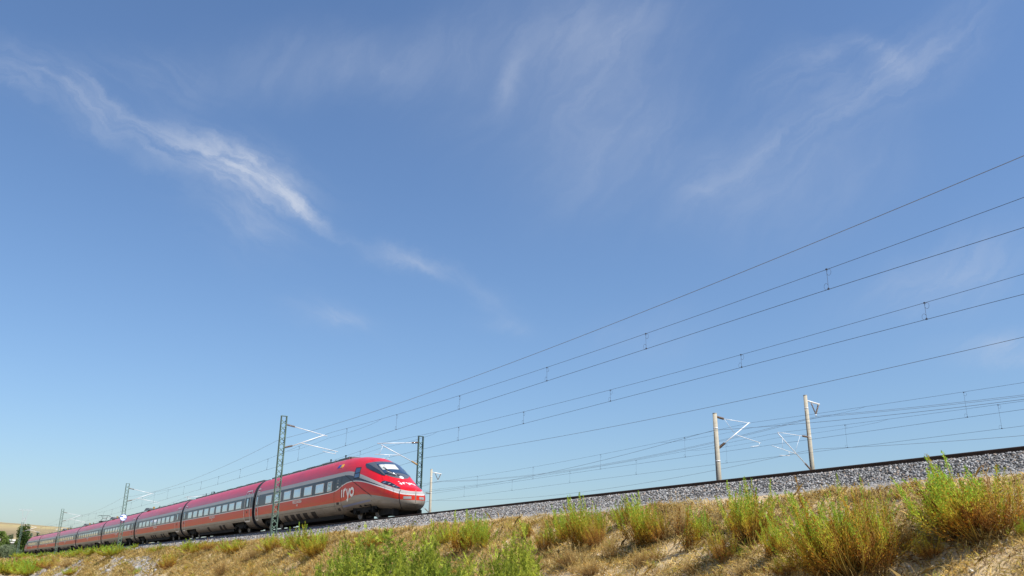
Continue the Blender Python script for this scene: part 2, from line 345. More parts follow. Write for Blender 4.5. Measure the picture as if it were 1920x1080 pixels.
# far golden hills on the left
def hillmat(m, nt, b, tc):
    L = nt.links.new; mp = nt.nodes.new('ShaderNodeMapping'); mp.inputs['Scale'].default_value = (.004, .004, .09); L(tc.outputs['Object'], mp.inputs[0])
    n = nt.nodes.new('ShaderNodeTexNoise'); n.inputs['Scale'].default_value = 1; n.inputs['Detail'].default_value = 8; n.inputs['Distortion'].default_value = .5; L(mp.outputs[0], n.inputs['Vector'])
    r = nt.nodes.new('ShaderNodeValToRGB'); e = r.color_ramp.elements; e[0].position = .33; e[0].color = (.19, .15, .09, 1); e[1].position = .68; e[1].color = (.38, .31, .15, 1)
    q = e.new(.5); q.color = (.28, .225, .13, 1); L(n.outputs[0], r.inputs[0])
    n2 = nt.nodes.new('ShaderNodeTexNoise'); n2.inputs['Scale'].default_value = .05; n2.inputs['Detail'].default_value = 4; L(tc.outputs['Object'], n2.inputs['Vector'])
    r2 = nt.nodes.new('ShaderNodeMapRange'); r2.inputs['From Min'].default_value = .60; r2.inputs['From Max'].default_value = .66; r2.inputs['To Max'].default_value = .55; L(n2.outputs[0], r2.inputs['Value'])
    mx = nt.nodes.new('ShaderNodeMix'); mx.data_type = 'RGBA'; L(r2.outputs[0], mx.inputs['Factor']); L(r.outputs[0], mx.inputs[6]); mx.inputs[7].default_value = (.22, .22, .12, 1)
    L(mx.outputs[2], b.inputs['Base Color'])
HILL = mat('hill_stubble', rough=1, spec=.05, build=hillmat)
def hill():
    pxs = np.arange(-1500, 700, 12.); fr = np.linspace(0, 1, 26); V = []
    topy = [(-1500, 1010), (-900, 985), (-400, 968), (-150, 974), (0, 980.5), (40, 984), (80, 987), (130, 991), (200, 1001), (300, 1022), (420, 1045), (700, 1066)]
    tx = [a for a, _ in topy]; ty = [c for _, c in topy]
    for px in pxs:
        d = ray(px, float(np.interp(px, tx, ty))); hz = math.hypot(d.x, d.y); D = 1500.0; ux, uy = d.x/hz, d.y/hz; H = d.z/hz*D
        for f in fr:
            r = 750 + f*1500
            t = min(1, (r-750)/(D-750)); k = t*t*(3-2*t) if r <= D else 1-.7*((r-D)/(750))**2
            z = -1.9 + (H+1.9)*k + (0 if f in (0., 1.) else float(vnoise(px/40., f*6, 21))*6*k*(1-k)*4)
            V.append((ux*r, uy*r, z if r < D*1.001 or True else z))
    n = len(fr); i = (np.arange(len(pxs)-1)[:, None]*n+np.arange(n-1)[None, :]).ravel(); Fc = np.stack([i, i+n, i+n+1, i+1], 1)
    link('hill', np_mesh('hill', V, Fc, [HILL], smooth=True), kind='structure')
hill()

# ------------------------------------------------------------------ tracks
def track(lat0, s0, s1, step):
    root = empty('railway_track', Wv(0, lat0, 0), kind='structure'); inv = Matrix.Translation(-Vector(Wv(0, lat0, 0)))
    ss = np.arange(s0, s1, step)
    prof = [(-.036, 0), (.036, 0), (.036, -.035), (.009, -.05), (.009, -.14), (.075, -.155), (.075, -.172), (-.075, -.172), (-.075, -.155), (-.009, -.14), (-.009, -.05), (-.036, -.035)]
    for g in (.7525, -.7525):
        V = []; n = len(prof)
        for (a, z) in prof: V.append(W(ss, lat0+g+a, np.full(len(ss), z)))
        V = np.stack(V, 1).reshape(-1, 3)-np.array(Wv(0, lat0, 0)); i = np.arange(len(ss)-1)*n; F = []; mi = []
        for k in range(n): F.append(np.stack([i+k, i+(k+1) % n, i+n+(k+1) % n, i+n+k], 1)); mi += [1 if k == 0 else 0]*len(i)
        link('rail', np_mesh('rail', V, np.concatenate(F), [RAILM, RAILT], midx=mi), root)
    V = []; F = []
    o = np.array(Wv(0, lat0, 0))
    for k, s in enumerate(np.arange(s0, min(s1, 330), .6)):
        for a, l, z in [(a, l, z) for z in (-.36, -.178) for l in (-1.22, 1.22) for a in (-.14, .14)]: V.append(W(s+a, lat0+l, z)-o)
        b0 = k*8; F += [(b0, b0+2, b0+3, b0+1), (b0+4, b0+5, b0+7, b0+6), (b0, b0+1, b0+5, b0+4), (b0+2, b0+6, b0+7, b0+3), (b0, b0+4, b0+6, b0+2), (b0+1, b0+3, b0+7, b0+5)]
    link('sleepers', np_mesh('sleepers', V, F, [SLEEPER]), root, kind='stuff')
for l0 in (0, -4.7): track(l0, -120, 400, 2.0)
for l0 in (-23, -27.8): track(l0, -120, 400, 4.0)

# ------------------------------------------------------------------ ballast stones
def ico():
    t = (1+5**.5)/2
    v = np.array([(-1, t, 0), (1, t, 0), (-1, -t, 0), (1, -t, 0), (0, -1, t), (0, 1, t), (0, -1, -t), (0, 1, -t), (t, 0, -1), (t, 0, 1), (-t, 0, -1), (-t, 0, 1)], float); v /= np.linalg.norm(v[0])
    f = np.array([(0, 11, 5), (0, 5, 1), (0, 1, 7), (0, 7, 10), (0, 10, 11), (1, 5, 9), (5, 11, 4), (11, 10, 2), (10, 7, 6), (7, 1, 8), (3, 9, 4), (3, 4, 2), (3, 2, 6), (3, 6, 8), (3, 8, 9), (4, 9, 5), (2, 4, 11), (6, 2, 10), (8, 6, 7), (9, 8, 1)])
    return v, f
ICO_V, ICO_F = ico()
def vcol_mat(name, rough=.9, spec=.2, trans=0):
    def bl(m, nt, b, tc):
        at = nt.nodes.new('ShaderNodeAttribute'); at.attribute_name = 'Col'; nt.links.new(at.outputs['Color'], b.inputs['Base Color'])
        if trans:
            tr = nt.nodes.new('ShaderNodeBsdfTranslucent'); nt.links.new(at.outputs['Color'], tr.inputs[0]); mx = nt.nodes.new('ShaderNodeMixShader'); mx.inputs[0].default_value = trans
            nt.links.new(b.outputs[0], mx.inputs[1]); nt.links.new(tr.outputs[0], mx.inputs[2]); nt.links.new(mx.outputs[0], nt.nodes['Material Output'].inputs[0])
    return mat(name, rough=rough, spec=spec, build=bl)
STONE = vcol_mat('ballast_stone'); LEAF = vcol_mat('leaf', .75, .12, .42); STEM = vcol_mat('stem', .85, .15); STRAW = vcol_mat('straw', .85, .12, .35)
def rocks(S, L, size, cols, lift=.3):
    n = len(S); P = W(S, L, ground_rel(S, L)); P[:, 2] += size*lift
    v = ICO_V[None]*(1+rng.uniform(-.38, .38, (n, 12, 1)))
    v = v*rng.uniform(.55, 1.1, (n, 1, 3))*size[:, None, None]
    a = rng.uniform(0, 2*PI, (n, 3)); 
    def rot(v, a, i, j):
        c, s = np.cos(a)[:, None], np.sin(a)[:, None]; vi, vj = v[..., i].copy(), v[..., j].copy(); v[..., i] = c*vi-s*vj; v[..., j] = s*vi+c*vj
    rot(v, a[:, 0], 0, 1); rot(v, a[:, 1], 1, 2); rot(v, a[:, 2], 0, 2)
    V = (v+P[:, None]).reshape(-1, 3); Fc = (ICO_F[None]+np.arange(n)[:, None, None]*12).reshape(-1, 3)
    return V, Fc, np.repeat(cols, 12, 0)
def ballast():
    VV = []; FF = []; CC = []; off = 0
    for s0, s1, dens, sz in ((-40, -10, 380, .031), (-10, 30, 210, .039), (30, 80, 60, .07), (80, 170, 22, .11)):
        n = int((s1-s0)*1.85*dens)
        S = rng.uniform(s0, s1, n); L = 1.26+1.84*rng.random(n)**.9
        size = sz*rng.uniform(.6, 1.35, n); g = .045+.38*rng.random((n, 1))**1.1; c = np.concatenate([g*1.0, g*.985, g*.965], 1); t = rng.random((n, 1)) < .16; c = np.where(t, c*np.array([[1.0, .82, .68]]), c)
        V, Fc, C = rocks(S, L, size, c, .15); VV.append(V); FF.append(Fc+off); CC.append(C); off += len(V)
    # scattered finer stones on the path
    n = 9000; S = -38+110*rng.random(n)**1.6; L = rng.uniform(2.9, 4.4, n); g = rng.uniform(.16, .42, (n, 1)); V, Fc, C = rocks(S, L, rng.uniform(.008, .022, n), np.repeat(g, 3, 1)*np.array([[1, .97, .94]]), .2)
    VV.append(V); FF.append(Fc+off); CC.append(C)
    link('ballast', np_mesh('ballast', np.concatenate(VV), np.concatenate(FF), [STONE], col=np.concatenate(CC)), kind='stuff', label='grey crushed stone ballast piled along the near rail', cat='ballast')
ballast()
def slope_stones():
    n = 2600; S = -40+190*rng.random(n)**1.3; L = rng.uniform(4.6, 9.0, n); size = rng.uniform(.012, .04, n)*(1+np.clip(S, 0, 100)/60)
    g = rng.uniform(.35, .62, (n, 1)); V, Fc, C = rocks(S, L, size, g*np.array([[1, .94, .84]]), .3)
    n2 = 260; S2 = rng.uniform(25, 140, n2); L2 = rng.uniform(5.4, 9, n2); keep = rockmask(S2, L2) > .4; S2, L2 = S2[keep], L2[keep]
    V2, F2, C2 = rocks(S2, L2, rng.uniform(.06, .26, len(S2)), rng.uniform(.2, .36, (len(S2), 1))*np.array([[1, .98, .98]]), .0)
    link('slope_stones', np_mesh('slope_stones', np.concatenate([V, V2]), np.concatenate([Fc, F2+len(V)]), [STONE], col=np.concatenate([C, C2])), kind='stuff', label='pale loose stones lying on the dry slope', cat='stones')
slope_stones()

# ------------------------------------------------------------------ TRAIN
def smooth_curve(pts, dx=.05, k=9):
    xs = np.array([p[0] for p in pts], float); ys = np.array([p[1] for p in pts], float)
    g = np.arange(xs[0]-2, xs[-1]+2, dx); y = np.interp(g, xs, ys); ker = np.hanning(k+2)[1:-1]; ker /= ker.sum()
    y2 = np.convolve(np.pad(y, k//2, mode='edge'), ker, 'valid')
    return lambda x: float(np.interp(x, g, y2))
NT = .80                                              # nose tip
cT = smooth_curve([(.8, 1.38), (.95, 1.47), (1.2, 1.57), (1.6, 1.69), (2.1, 1.87), (2.8, 2.23), (3.6, 2.73), (4.6, 3.26), (5.8, 3.60), (7.2, 3.80), (8.8, 3.91), (10.5, 3.95), (40, 3.95)], k=7)
cB = smooth_curve([(.8, .66), (1.0, .50), (1.3, .37), (2, .30), (3, .38), (3.9, .46), (7.6, .44), (8.4, .24), (9, .22), (40, .22)], k=5)
def cW(x):
    if x < 2.0: return 1.14*math.sqrt(max(.0008, 1-max(0, 1-(x-NT)/1.6)**2))
    return float(np.interp(x, [2.0, 2.6, 3.2, 4, 5, 7, 40], [1.104, 1.22, 1.31, 1.385, 1.44, 1.46, 1.46]))
cZ = smooth_curve([(NT, .95), (1.2, 1.0), (2, 1.15), (4, 1.45), (6, 1.7), (8, 1.9), (40, 1.9)], k=21)
cN = smooth_curve([(NT, 2.0), (3, 2.05), (5, 2.25), (8, 2.7), (40, 2.7)], k=21)
def sect(x, nose): 
    return (cW(x), cT(x), cB(x), cZ(x), cN(x)) if nose else (1.46, 3.95, .22, 1.9, 2.7)
def yhalf(x, z, nose):
    w, T, B, zc, n = sect(x, nose)
    if z >= zc: return w*max(0, 1-min(1, (z-zc)/(T-zc))**n)**(1/n)
    return w*max(0, 1-min(1, (zc-z)/(zc-B))**3)**(1/3)
def ztop(x, y, nose=True):
    w, T, B, zc, n = sect(x, nose); return zc+(T-zc)*max(0, 1-min(1, abs(y)/w)**n)**(1/n)
# livery lines on the driving car, z against x
L_grey = smooth_curve([(NT, .84), (.95, .85), (1.2, .87), (1.71, .97), (2.57, 1.10), (3.69, 1.25), (4.8, 1.36), (6.2, 1.36), (7.2, 1.20), (8.1, 1.13), (40, 1.13)], k=15)
L_dk0 = smooth_curve([(NT, 1.155), (1.0, 1.17), (1.27, 1.24), (1.9, 1.42), (2.26, 1.51), (2.64, 1.61), (3.46, 1.80), (4.38, 2.0), (5.22, 2.14), (5.9, 2.21), (6.6, 2.24), (7.3, 2.21), (8.02, 2.09), (8.6, 1.93), (9.14, 1.83), (10, 1.80), (12, 1.785), (40, 1.785)], k=11)
L_dk1 = smooth_curve([(NT, 1.158), (1.0, 1.173), (1.27, 1.243), (1.9, 1.425), (2.26, 1.52), (2.64, 1.63), (3.47, 1.86), (4.42, 2.08), (5.29, 2.28), (6.38, 2.50), (7.1, 2.62), (7.73, 2.66), (9.27, 2.65), (12.2, 2.63), (40, 2.63)], k=11)
L_sil = smooth_curve([(NT, 1.30), (.95, 1.32), (1.15, 1.37), (1.42, 1.43), (1.88, 1.54), (2.45, 1.69), (2.97, 1.84), (3.6, 2.03), (4.56, 2.31), (5.47, 2.54), (6.56, 2.78), (7.2, 2.86), (7.88, 2.88), (40, 2.88)], k=11)
def lines(x, nose):
    if not nose: return 1.13, 1.785, 2.63, 2.88
    T = cT(x); return min(L_grey(x), T-.4), min(L_dk0(x), T-.12), min(L_dk1(x), T-.11), min(L_sil(x), T-.04)
BOG_MID = [(2.3, 6.2, .80), (18.9, 22.7, .80)]
BOG_DRV = [(3.9, 7.8, .62), (20.4, 24.6, .80)]
NLOW = 9; NUP = 12
def car_body(name, length, nose, cuts):
    if nose:
        xs = list(NT+(np.linspace(0, 1, 18)**2)*1.2)+list(np.arange(2.1, 9, .2))+list(np.arange(9, length-.32, .6))
    else: xs = list(np.arange(.30, length-.32, .6))
    xs += [length-.32, length-.46]
    if not nose: xs += [.44]
    for a, c, _ in cuts: xs += [a, a+.18, c-.18, c]
    xs = sorted(set(round(float(v), 3) for v in xs)); xs = [v for i, v in enumerate(xs) if i == 0 or v-xs[i-1] > .003]
    verts = []; rows = None; mrow = None
    for x in xs:
        g, d0, d1, sl = lines(x, nose); w, T, B, zc, n = sect(x, nose)
        if nose and x < 9: g = max(g, B+.06)
        zs = [g-(g-B)*math.sin(PI/2*(1-i/NLOW)) for i in range(NLOW)]; ml = [0]*NLOW
        # one row pinned at the cut-out top
        zs += [g, (g+d0-.055)/2, d0-.055, d0, (d0+d1)/2, d1, (d1+sl)/2, sl]; ml += [1, 1, 2, 3, 3, 4, 4]
        zs += [sl+(T-sl)*math.sin(PI/2*(i+1)/NUP) for i in range(NUP)]; ml += [5]*NUP
        half = [(yhalf(x, z, nose), z) for z in zs]
        ring = [(x, y, z) for y, z in half]+[(x, -y, z) for y, z in reversed(half[:-1])]
        verts += ring; rows = len(half); n_r = len(ring)
    F = []; MI = []; mall = ml+ml[::-1]
    mats = [SKIRT, RED_LOW, PALE_LINE, CHARCOAL, SILVER, RED, ROOF]
    for i in range(len(xs)-1):
        xm = (xs[i]+xs[i+1])/2
        for k in range(n_r-1):
            zm = (verts[i*n_r+k][2]+verts[i*n_r+k+1][2])/2
            if any(a-.001 < xm < c+.001 and zm < h for a, c, h in cuts): continue
            m = mall[k]
            kk = k if k < rows-1 else n_r-2-k
            if (not nose and xm < .44) or xm > length-.46: m = 3
            if m == 5 and kk >= rows-5 and (xm > 9.6 or not nose): m = 6
            F.append((i*n_r+k, (i+1)*n_r+k, (i+1)*n_r+k+1, i*n_r+k+1)); MI.append(m)
    me = bpy.data.meshes.new(name); V = verts[:]
    # end faces
    for e, fl in ((0, False), (len(xs)-1, True)):
        r = [e*n_r+k for k in range(n_r)]; F.append(tuple(r if not fl else r[::-1])); MI.append(0 if (nose and e == 0) else 3)
    me.from_pydata(V, [], F)
    for m in mats: me.materials.append(m)
    me.polygons.foreach_set('material_index', MI); me.polygons.foreach_set('use_smooth', [True]*(len(F)-2)+[False, False]); me.update()
    return me
def side_pt(x, z, nose, off=.008, sgn=1):
    y = yhalf(x, z, nose); e = .02
    dy = (yhalf(x, z+e, nose)-yhalf(x, z-e, nose))/(2*e); dxy = (yhalf(x+e, z, nose)-yhalf(x-e, z, nose))/(2*e) if nose else 0
    nrm = Vector((-dxy, 1, -dy)).normalized(); p = Vector((x, y, z))+nrm*off
    return Vector((p.x, p.y*sgn, p.z))
def side_patch(corners, nose, off, nu=4, nv=4, sgn=1, mb=None, m=0, rim=True):
    """corners (x,z) : a b c d round the patch; gives a thin raised panel"""
    mb = mb or MB(); a, b_, c, d = corners; vs = []
    for i in range(nu+1):
        for j in range(nv+1):
            u, v = i/nu, j/nv
            x = (a[0]*(1-u)+b_[0]*u)*(1-v)+(d[0]*(1-u)+c[0]*u)*v; z = (a[1]*(1-u)+b_[1]*u)*(1-v)+(d[1]*(1-u)+c[1]*u)*v
            vs.append(side_pt(x, z, nose, off, sgn))
    n0 = len(vs); 
    for i in range(nu+1):
        for j in range(nv+1):
            u, v = i/nu, j/nv
            x = (a[0]*(1-u)+b_[0]*u)*(1-v)+(d[0]*(1-u)+c[0]*u)*v; z = (a[1]*(1-u)+b_[1]*u)*(1-v)+(d[1]*(1-u)+c[1]*u)*v
            vs.append(side_pt(x, z, nose, -.01, sgn))
    f = []; w = nv+1
    for i in range(nu):
        for j in range(nv): f.append((i*w+j, (i+1)*w+j, (i+1)*w+j+1, i*w+j+1))
    edge = [i*w for i in range(nu)]+[nu*w+j for j in range(nv)]+[i*w+nv for i in range(nu, 0, -1)]+[j for j in range(nv, 0, -1)]
    for q in range(len(edge)):
        p0, p1 = edge[q], edge[(q+1) % len(edge)]; f.append((p1, p0, p0+n0, p1+n0))
    if sgn < 0: f = [g[::-1] for g in f]
    return mb.add(vs, f, m)
def ribbon(pts, width, nose, off, sgn=1, mb=None, m=0, closed=False, maxstep=.25):
    """flat strip following (x,z) points over the body side"""
    mb = mb or MB(); P = []
    for i in range(len(pts)-1):
        a, c = pts[i], pts[i+1]; n = max(1, int(math.hypot(c[0]-a[0], c[1]-a[1])/maxstep))
        for k in range(n): P.append((a[0]+(c[0]-a[0])*k/n, a[1]+(c[1]-a[1])*k/n))
    P.append(pts[-1]); vs = []
    for i, p in enumerate(P):
        a, c = P[max(i-1, 0)], P[min(i+1, len(P)-1)]; dx, dz = c[0]-a[0], c[1]-a[1]; l = math.hypot(dx, dz) or 1; nx, nz = -dz/l*width/2, dx/l*width/2
        vs += [side_pt(p[0]+nx, p[1]+nz, nose, off, sgn), side_pt(p[0]-nx, p[1]-nz, nose, off, sgn)]
    return mb.add(vs, [(2*i, 2*i+1, 2*i+3, 2*i+2) if sgn > 0 else (2*i+2, 2*i+3, 2*i+1, 2*i) for i in range(len(P)-1)], m)
def top_pt(x, y, off=.008):
    e = .03; z = ztop(x, y); gx = (ztop(x+e, y)-ztop(x-e, y))/(2*e); gy = (ztop(x, y+e)-ztop(x, y-e))/(2*e)
    return Vector((x, y, z))+Vector((-gx, -gy, 1)).normalized()*off
def top_patch(xf, xr, ymax, nu, nv, off, m=0, mb=None, y0=None):
    mb = mb or MB(); y0 = -ymax if y0 is None else y0; vs = []
    for j in range(nv+1):
        y = y0+(ymax-y0)*j/nv
        for i in range(nu+1):
            u = i/nu; x = xf(abs(y))*(1-u)+xr(abs(y))*u; vs.append(top_pt(x, y, off))
    f = []; w = nu+1
    for j in range(nv):
        for i in range(nu): f.append((j*w+i, j*w+i+1, (j+1)*w+i+1, (j+1)*w+i))
    n0 = len(vs); vs2 = [v-Vector((0, 0, off+.02)) for v in vs]
    edge = [i for i in range(nu)]+[j*w+nu for j in range(nv)]+[nv*w+i for i in range(nu, 0, -1)]+[j*w for j in range(nv, 0, -1)]
    for q in range(len(edge)):
        p0, p1 = edge[q], edge[(q+1) % len(edge)]; f.append((p1, p0, p0+n0, p1+n0))
    return mb.add(vs+vs2, f, m)
def arc(cx, cz, rx, rz, a0, a1, n=14): return [(cx+rx*math.cos(math.radians(a0+(a1-a0)*i/n)), cz+rz*math.sin(math.radians(a0+(a1-a0)*i/n))) for i in range(n+1)]
GLYPH = [[(0, 0), (0, 1.0)], [(-.02, 1.44), (.02, 1.62)],
         [(.50, 0), (.50, 1.0)], [(.50, .5), (.56, .78), (.72, .94), (.94, 1.0)],
         [(1.2, 1.0), (1.32, .6), (1.52, .02)], [(1.88, 1.0), (1.72, .5), (1.52, -.08), (1.42, -.34), (1.28, -.45), (1.12, -.45)],
         arc(2.42, .5, .40, .44, 0, 360, 22)]
def logo_side(sgn, gi):
    mb = MB()
    for st in [GLYPH[k] for k in LETTERS[gi]]:
        pts = [(8.0-g[0]*.655, 1.36+g[1]*.46) for g in st] if sgn > 0 else [(6.15+g[0]*.655, 1.36+g[1]*.46) for g in st]
        ribbon(pts, .15, True, .014, sgn, mb, 0, maxstep=.06)
    return mb
LETTERS = [(0, 1), (2, 3), (4, 5), (6,)]
def logo_nose(gi):
    mb = MB()
    for st in [GLYPH[k] for k in LETTERS[gi]]:
        P = [(1.80+g[1]*.30, .38-g[0]*.30) for g in st]; Q = []
        for i in range(len(P)-1):
            for k in range(4): Q.append((P[i][0]+(P[i+1][0]-P[i][0])*k/4, P[i][1]+(P[i+1][1]-P[i][1])*k/4))
        Q.append(P[-1]); vs = []
        for i, p in enumerate(Q):
            a, c = Q[max(i-1, 0)], Q[min(i+1, len(Q)-1)]; dx, dy = c[0]-a[0], c[1]-a[1]; l = math.hypot(dx, dy) or 1; nx, ny = -dy/l*.04, dx/l*.04
            vs += [top_pt(p[0]+nx, p[1]+ny, .014), top_pt(p[0]-nx, p[1]-ny, .014)]
        mb.add(vs, [(2*i, 2*i+1, 2*i+3, 2*i+2) for i in range(len(Q)-1)])
    return mb
def text_mesh(body, size, name):
    cu = bpy.data.curves.new(name, 'FONT'); cu.body = body; cu.size = size; cu.align_x = 'CENTER'; cu.extrude = 0; cu.offset = size*.02
    o = bpy.data.objects.new(name, cu); COL.objects.link(o); dg = bpy.context.evaluated_depsgraph_get(); dg.update()
    me = bpy.data.meshes.new_from_object(o.evaluated_get(dg)); bpy.data.objects.remove(o); me.name = name; me.materials.clear(); me.materials.append(WHITE); return me
TXT1 = text_mesh('FRECCIAROSSA', .27, 'lettering'); TXT2 = text_mesh('1000', .17, 'lettering_small')
SHARED = {}
def once(key, fn):
    if key not in SHARED: SHARED[key] = fn()
    return SHARED[key]
def wheelset():
    mb = MB()
    for sg in (1, -1):
        y = .72*sg; n = 24; r = .46; vs = []
        for yy, rr in ((y-.07*sg, .49), (y-.045*sg, .49), (y-.04*sg, r), (y+.07*sg, r-.006), (y+.07*sg, .37), (y+.045*sg, .34), (y+.045*sg, .15), (y+.10*sg, .14), (y+.10*sg, .02)):
            for k in range(n): a = 2*PI*k/n; vs.append((rr*math.cos(a), yy, r+rr*math.sin(a)))
        f = []; 
        for q in range(8):
            for k in range(n): f.append((q*n+k, q*n+(k+1) % n, (q+1)*n+(k+1) % n, (q+1)*n+k))
        mb.add(vs, f, 0)
    mb.tube([(0, -.75, .46), (0, .75, .46)], .09, 10, 1)
    return mb.mesh('wheelset', [STEEL, DARK], True)
def bogie_frame():
    mb = MB()
    for sg in (1, -1):
        mb.bar((-1.7, 1.02*sg, .60), (1.7, 1.02*sg, .60), .14, .22); mb.bar((-.6, 1.02*sg, .46), (.6, 1.02*sg, .46), .16, .2)
        for x in (-1.3, 1.3):
            mb.box(x-.17, x+.17, 1.0*sg-.1, 1.0*sg+.12, .30, .62); mb.tube([(x, 1.16*sg, .46), (x, 1.0*sg, .46)], .13, 12)
            mb.tube([(x+.3, 1.1*sg, .35), (x+.3, 1.1*sg, .78)], .05, 8)
            mb.box(x-.45, x-.30, .62*sg, .8*sg, .08, .4)
        mb.tube([(-.35, 1.05*sg, .7), (-.35, 1.05*sg, .95)], .2, 12); mb.tube([(.35, 1.05*sg, .7), (.35, 1.05*sg, .95)], .2, 12)
        mb.tube([(-1.1, 1.18*sg, .72), (.2, 1.18*sg, .80)], .045, 8)
    mb.box(-.5, .5, -1.0, 1.0, .45, .75); mb.box(-.7, .7, -.4, .4, .2, .6)
    return mb.mesh('bogie_frame', [DARK])
def make_car(train, idx, s_front, length, nose, flip=False):
    cuts = BOG_DRV if nose else BOG_MID
    me = once(('body', nose), lambda: car_body('carriage_body', length, nose, cuts))
    a = Wv(s_front, 0, 0); c = Wv(s_front+length, 0, 0); d = c-a; rz = math.atan2(d.y, d.x)
    if flip: a, rz = c, rz+PI
    car = link('carriage', me, train, a-train.location, rz)
    def child(name, key, fn, mats, smooth=False, loc=(0, 0, 0), parent=car, **k):
        m = once(key, lambda: (lambda r: r if isinstance(r, bpy.types.Mesh) else r.mesh(name, mats, smooth))(fn())); return link(name, m, parent, loc, **k)
    for sg in (1, -1):
        if nose: wins = [(9.78, 10.55), (11.2, 12.7), (13.4, 14.9), (15.6, 17.05), (17.7, 19.2), (19.82, 21.3), (22.0, 23.5)]
        else: wins = [(3.5+2.13*i, 5.05+2.13*i) for i in range(9)]
        if sg < 0 and idx % 2: pass
        for wi, (x0, x1) in enumerate(wins):
            r = .06; child('window', ('win', nose, wi, sg), lambda x0=x0, x1=x1: window_mesh(x0, x1, 1.87, 2.46, nose, sg), [PALE_LINE, GLASS])
        doors = [(8.2, 9.3, False), (25.35, 26.05, True)] if nose else [(1.05, 2.55, True), (length-1.75, length-.85, True)]
        for di, (x0, x1, arch) in enumerate(doors):
            child('door', ('door', nose, di, sg), lambda x0=x0, x1=x1, arch=arch: door_mesh(x0, x1, arch, nose, sg), [PALE_LINE, GLASS, SEAM, CHARCOAL])
        # underfloor vents, seams
        vents = ([(12.9, 13.7), (14.5, 15.3), (15.9, 16.7), (17.1, 17.9), (18.5, 19.2)] if nose else [(8.6, 9.3), (9.8, 10.5), (13.9, 14.6)] if idx % 2 else [(8.2, 8.8), (9.3, 9.9), (12.5, 13.1), (13.6, 14.2), (14.7, 15.3)])
        for vi, (x0, x1) in enumerate(vents):
            child('vent', ('vent', nose, idx % 2, vi, sg), lambda x0=x0, x1=x1: vent_mesh(x0, x1, nose, sg), [SEAM, DARK])
        def seams():
            mb = MB(); x0 = 8.3 if nose else .5
            ribbon([(x0, .93), (length-.5, .93)], .016, nose, .004, sg, mb, maxstep=.6)
            for x in (np.arange(11.5, 20, 1.15) if nose else np.arange(7, 18.5, 1.2)): ribbon([(x, .3), (x, .93)], .016, nose, .004, sg, mb, maxstep=.1)
            for a_, c_, h in cuts:
                ribbon([(a_-.06, h-.1), (a_-.06, h+.05), (c_+.06, h+.05), (c_+.06, h-.1)], .012, nose, .004, sg, mb)
            return mb
        child('panel_seams', ('seams', nose, sg), seams, [SEAM])
        # lettering on the red band
        if nose: tx = 16.2
        else: tx = 12.6
        for tm, dz in ((TXT1, 1.50), (TXT2, 1.30)):
            def lay(tm=tm, dz=dz):
                m2 = tm.copy(); n = len(m2.vertices); co = np.empty(n*3, np.float32); m2.vertices.foreach_get('co', co); co = co.reshape(-1, 3)
                out = [side_pt(tx-float(p[0])*sg, dz+float(p[1]), nose, .012, sg) for p in co]; m2.vertices.foreach_set('co', np.array(out, np.float32).ravel()); m2.update(); return m2
            child('lettering', ('txt', nose, dz, sg), lay, [WHITE])
    # roof gear
    def roof():
        mb = MB(); x0 = 9.2 if nose else .8
        mb.box(x0, length-1, -.52, .52, 3.88, 4.0)
        for x in np.arange(x0+.6, length-2, 3.1): mb.box(x, x+1.7, -.46, .46, 3.99, 4.045)
        for x in np.arange(x0+.2, length-1, 2.4): mb.box(x, x+.12, .50, .58, 3.86, 4.02); mb.box(x, x+.12, -.58, -.50, 3.86, 4.02)
        return mb
    child('roof_gear', ('roof', nose), roof, [ROOF])
    for ai, x in enumerate((length-3, length-6) if not nose else (11.5, 14.2)):
        child('antenna', ('ant', nose, ai), lambda: MB().tube([(x, 0, 4.0), (x, 0, 4.3)], .035, 6).box(x-.08, x+.08, -.03, .03, 4.29, 4.36), [DARK])
    # gangway
    def gang():
        mb = MB(); vs = []; n = 0
        for xx, k in ((length-.34, .93), (length-.2, .90), (length-.1, .94), (length+.02, .90), (length+.14, .94), (length+.28, .90), (length+.32, .93)):
            zs = [.5+(3.95-.5)*i/14 for i in range(15)]; r = [(xx, yhalf(15, z if z < 3.95 else 3.9, False)*k, z) for z in zs]; r = r+[(xx, -p[1], p[2]) for p in reversed(r)]
            vs += r; n = len(r)
        return mb.add(vs, [(i*n+k, (i+1)*n+k, (i+1)*n+(k+1) % n, i*n+(k+1) % n) for i in range(6) for k in range(n)])
    if not flip: child('gangway', ('gang', nose), gang, [RUBBER])
    # bogies
    for (x0, x1, h) in cuts:
        xc = (x0+x1)/2
        if nose and x0 < 5: xc = 5.2
        child('bogie_frame', 'bogie', bogie_frame, [DARK], loc=(xc, 0, 0))
        for dx in (-1.3, 1.3): child('wheelset', 'wheelset', wheelset, [STEEL, DARK], loc=(xc+dx, 0, 0))
        child('bogie_recess', ('rec', x0, h, nose), lambda x0=x0, x1=x1, h=h: MB().box(x0+.02, x1-.02, -(1.16 if h > .7 else .92), 1.16 if h > .7 else .92, h-.02, h+.4).box(x0, x1, -.5, .5, .35, h), [DARK])
    def belly():
        mb = MB()
        if nose:
            mb.box(1.9, 3.8, -.8, .8, .14, .5); mb.box(8.6, 20, -1.0, 1.0, .19, .5)
            mb.box(1.7, 1.95, .55, .85, .05, .4); mb.box(1.7, 1.95, -.85, -.55, .05, .4)
        else: mb.box(6.6, 18.4, -1.0, 1.0, .18, .5)
        return mb
    child('underframe', ('belly', nose), belly, [DARK])
